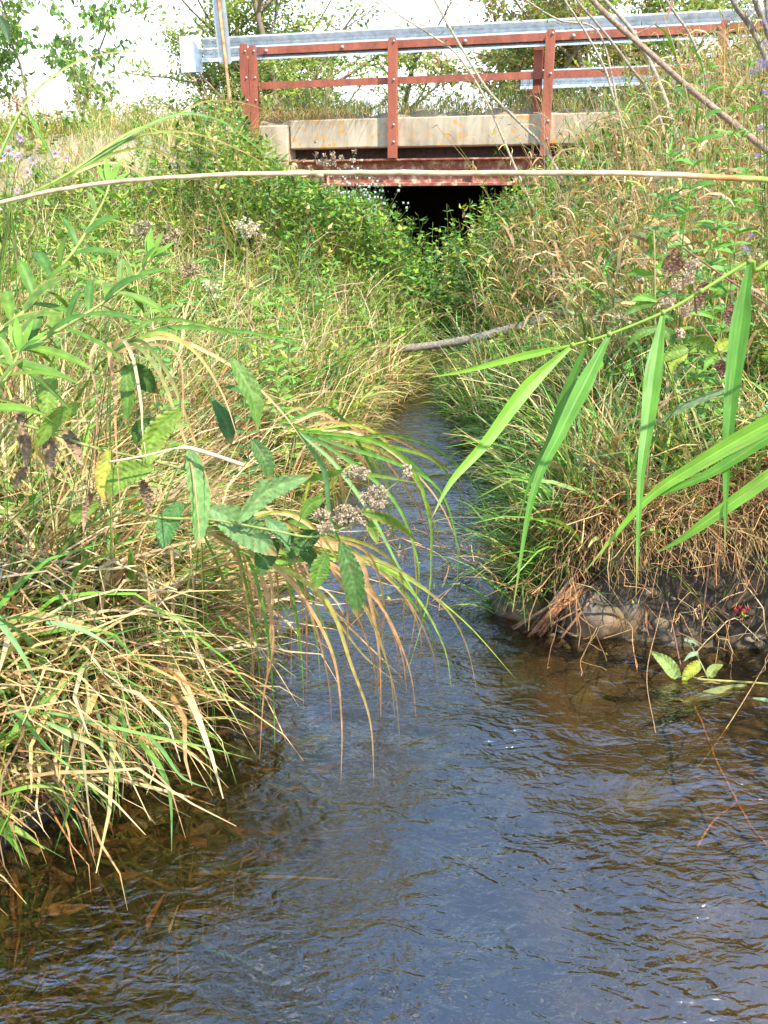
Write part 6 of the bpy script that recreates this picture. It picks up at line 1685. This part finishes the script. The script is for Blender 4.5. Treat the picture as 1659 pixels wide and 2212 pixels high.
# ---- trees beyond the road
def tree(name, base, H, nst, spread, label, leafmix, nleaf, lsz, barkc, lean=0.25, tuft=0.22, droop=-0.5, low=0.25, group='trees beyond the road', r0=0.09, cat='tree'):
    b = np.array(base, float)
    t = empty(name, tuple(b)); tag(t, label, cat, group)
    tm = MB(); ends = []
    def branch(p, d, L, r, lev):
        n = 9 if lev == 0 else 6
        d = d / np.linalg.norm(d); P = [p]
        for i in range(n - 1):
            d = d + rng.normal(0, 0.13, 3) + np.array([0, 0, 0.05 if lev < 2 else -0.04]); d /= np.linalg.norm(d)
            P.append(P[-1] + d * L / (n - 1))
        P = np.array(P)
        tm.tube(P, np.linspace(r, r * 0.45, n), 7 if lev == 0 else 4, np.asarray(barkc) * rng.uniform(0.8, 1.2), cap=False)
        if lev == 2:
            ends.extend(P[2:]); return
        nb = 8 if lev == 0 else 5
        for k in range(nb):
            f = low + (0.98 - low) * (k + rng.random()) / nb; i = min(int(f * (n - 1)), n - 2)
            a = rng.uniform(0, 2 * PI)
            dd = d * 0.35 + np.array([math.cos(a), math.sin(a), rng.uniform(0.0, 0.6)]) * (0.75 + spread)
            branch(P[i], dd, L * rng.uniform(0.32, 0.55), r * 0.36, lev + 1)
    for k in range(nst):
        a = 2 * PI * k / nst + rng.normal(0, 0.4)
        branch(b + np.array([math.cos(a), math.sin(a), 0]) * 0.12 * (nst > 1), np.array([math.cos(a) * lean, math.sin(a) * lean, 1.0]), H * rng.uniform(0.8, 1.05), r0 * rng.uniform(0.7, 1.1), 0)
    tm.build('trunk', M['bark'], t, origin=b)
    E = np.array(ends); j = rng.integers(0, len(E), nleaf)
    cm = MB()
    tone = 1 + 0.25 * rng.normal(size=(len(E), 1)).clip(-1.5, 1.5)
    leaves(cm, E[j] + rng.normal(0, tuft, (nleaf, 3)) * np.array([1, 1, 0.8]), rng.uniform(0, 6.28, nleaf), rng.normal(droop, 0.45, nleaf), rng.uniform(0.7, 1.3, nleaf) * lsz, rng.uniform(0.22, 0.34, nleaf) * lsz, (pick(nleaf, leafmix) * tone[j]) * 0.85 + np.array([0.10, 0.115, 0.065]))  # pale offset in the leaf colour imitates glare over the trees
    cm.build('crown', M['tree_leaf'], t, origin=b)
    return t
LG = dict(fresh=3.5, yel=5, olive=0.6, rust=0.3, tan=0.8)
GB = (0.20, 0.155, 0.11)
tree('spreading_tree', (-2.6, 25.0, 0.7), 6.5, 4, 0.35, 'many stemmed thinly leaved tree behind the guardrail and sign', LG, 18000, 0.13, GB, 0.28, 0.16, r0=0.13)
tree('spreading_tree', (-4.6, 26.5, 0.7), 5.6, 3, 0.4, 'bare twigged spreading tree whose low limbs reach past the guardrail end', LG, 10000, 0.12, GB, 0.4, 0.18, r0=0.10)
tree('spreading_tree', (-0.4, 27.5, 0.7), 5.8, 3, 0.3, 'yellow green tree with clear trunks between the first two railing posts', dict(fresh=3, yel=4, rust=0.3), 4500, 0.13, GB, 0.25, 0.14, r0=0.11)
tree('autumn_tree', (3.6, 27.0, 0.7), 7.0, 3, 0.3, 'tree turning rust brown above the middle of the guardrail', dict(fresh=2.5, yel=2, rust=3, brown=1.2, tan=1), 17000, 0.15, GB, 0.25, 0.18, low=0.15, r0=0.12)
tree('autumn_tree', (6.4, 26.0, 0.7), 7.0, 3, 0.3, 'green and brown tree behind the grey willow stems', dict(fresh=3, yel=2, rust=1.5, olive=1), 17000, 0.15, GB, 0.25, 0.2, low=0.15, r0=0.12)
tree('autumn_tree', (9.3, 25.0, 0.7), 7.0, 3, 0.3, 'full green tree behind the violet asters and willow trunks', dict(fresh=3, yel=2, olive=1, rust=0.6), 17000, 0.15, GB, 0.25, 0.2, low=0.15, r0=0.12)
for (x, y, h, nlf, lab) in ((-5.35, 14.6, 2.9, 900, 'tall box elder sapling with drooping leaves against the white sky'), (-4.75, 15.2, 2.3, 650, 'slimmer box elder sapling between the tall one and the guardrail end'), (-6.2, 14.4, 1.9, 650, 'low box elder sapling beside the tallest sapling'), (-5.0, 16.8, 1.7, 500, 'short box elder shoot behind the slimmer sapling')):
    tree('sapling', (x, y, float(hz(x, y)) - 0.05), h, 1, -0.25, lab, dict(fresh=5, blue=1.5, yel=1.5), int(nlf * 1.1), 0.12, (0.22, 0.19, 0.12), 0.06, 0.07, droop=-0.9, low=0.15, group='saplings on the road shoulder', r0=0.022, cat='sapling')

# ---- a dead sunflower-like leaf hanging in from a branch overhead is left of the saplings
t = empty('overhanging_twig', tuple(at(-60, -40, 1.3))); tag(t, 'dark leaf on a twig hanging in beside the saplings', 'twig')
stem_part(t, pix([(-400, -260, 1.3), (-200, -130, 1.3), (-60, -40, 1.3), (-6, 30, 1.3)], 12), 0.002, (0.15, 0.12, 0.07), mat='bark')
bleaf(t, (-8, 28), (20, 95), 9, 1.3, (0.05, 0.10, 0.04), 6)

# dry seed heads standing in the left bank growth
def dry_head(cx, cy, d, r_, label, c, seed):
    p = at(cx, cy, d); z = float(hz(p[0], p[1]))
    t = empty('dry_flower_head', (p[0], p[1], z)); tag(t, label, 'plant', 'dry flower heads on the left bank')
    stem_part(t, spline([(p[0] + 0.02, p[1] + 0.02, z), (p[0] - 0.01, p[1], (z + p[2]) / 2), tuple(p)], 10), 0.002, (0.30, 0.26, 0.12), mat='dry')
    m = MB(); n = 40
    bobbles(m, [at(cx + rng.normal(0, r_ * 0.55), cy + rng.normal(0, r_ * 0.35), d + rng.normal(0, 0.02)) for _ in range(n)], rng.uniform(0.006, 0.011, n) * d / 4, c, 0.4)
    m.build('seed_head', M['dry'], t, origin=t.location)
for a in ((312, 492, 3.8, 20, 'greyish fluffy dead flower head above the goldenrod tops', (0.36, 0.31, 0.20)), (365, 512, 3.8, 26, 'brown dead flower head beside the greyish fluffy one', (0.34, 0.26, 0.16)), (410, 585, 3.9, 22, 'dusty brown flower head sunk in the flattened straw', (0.32, 0.24, 0.14)), (532, 492, 4.2, 24, 'cream coloured flat topped flower head', (0.55, 0.48, 0.33)), (455, 620, 3.6, 16, 'pale green flat flower head', (0.45, 0.47, 0.24)), (720, 352, 10.6, 40, 'brown dry flower spray against the rusty girder', (0.36, 0.27, 0.19)), (45, 225, 11.0, 30, 'tan flower spray on the road shoulder by the saplings', (0.44, 0.33, 0.2))):
    dry_head(*a[:4], a[4], a[5], 0)
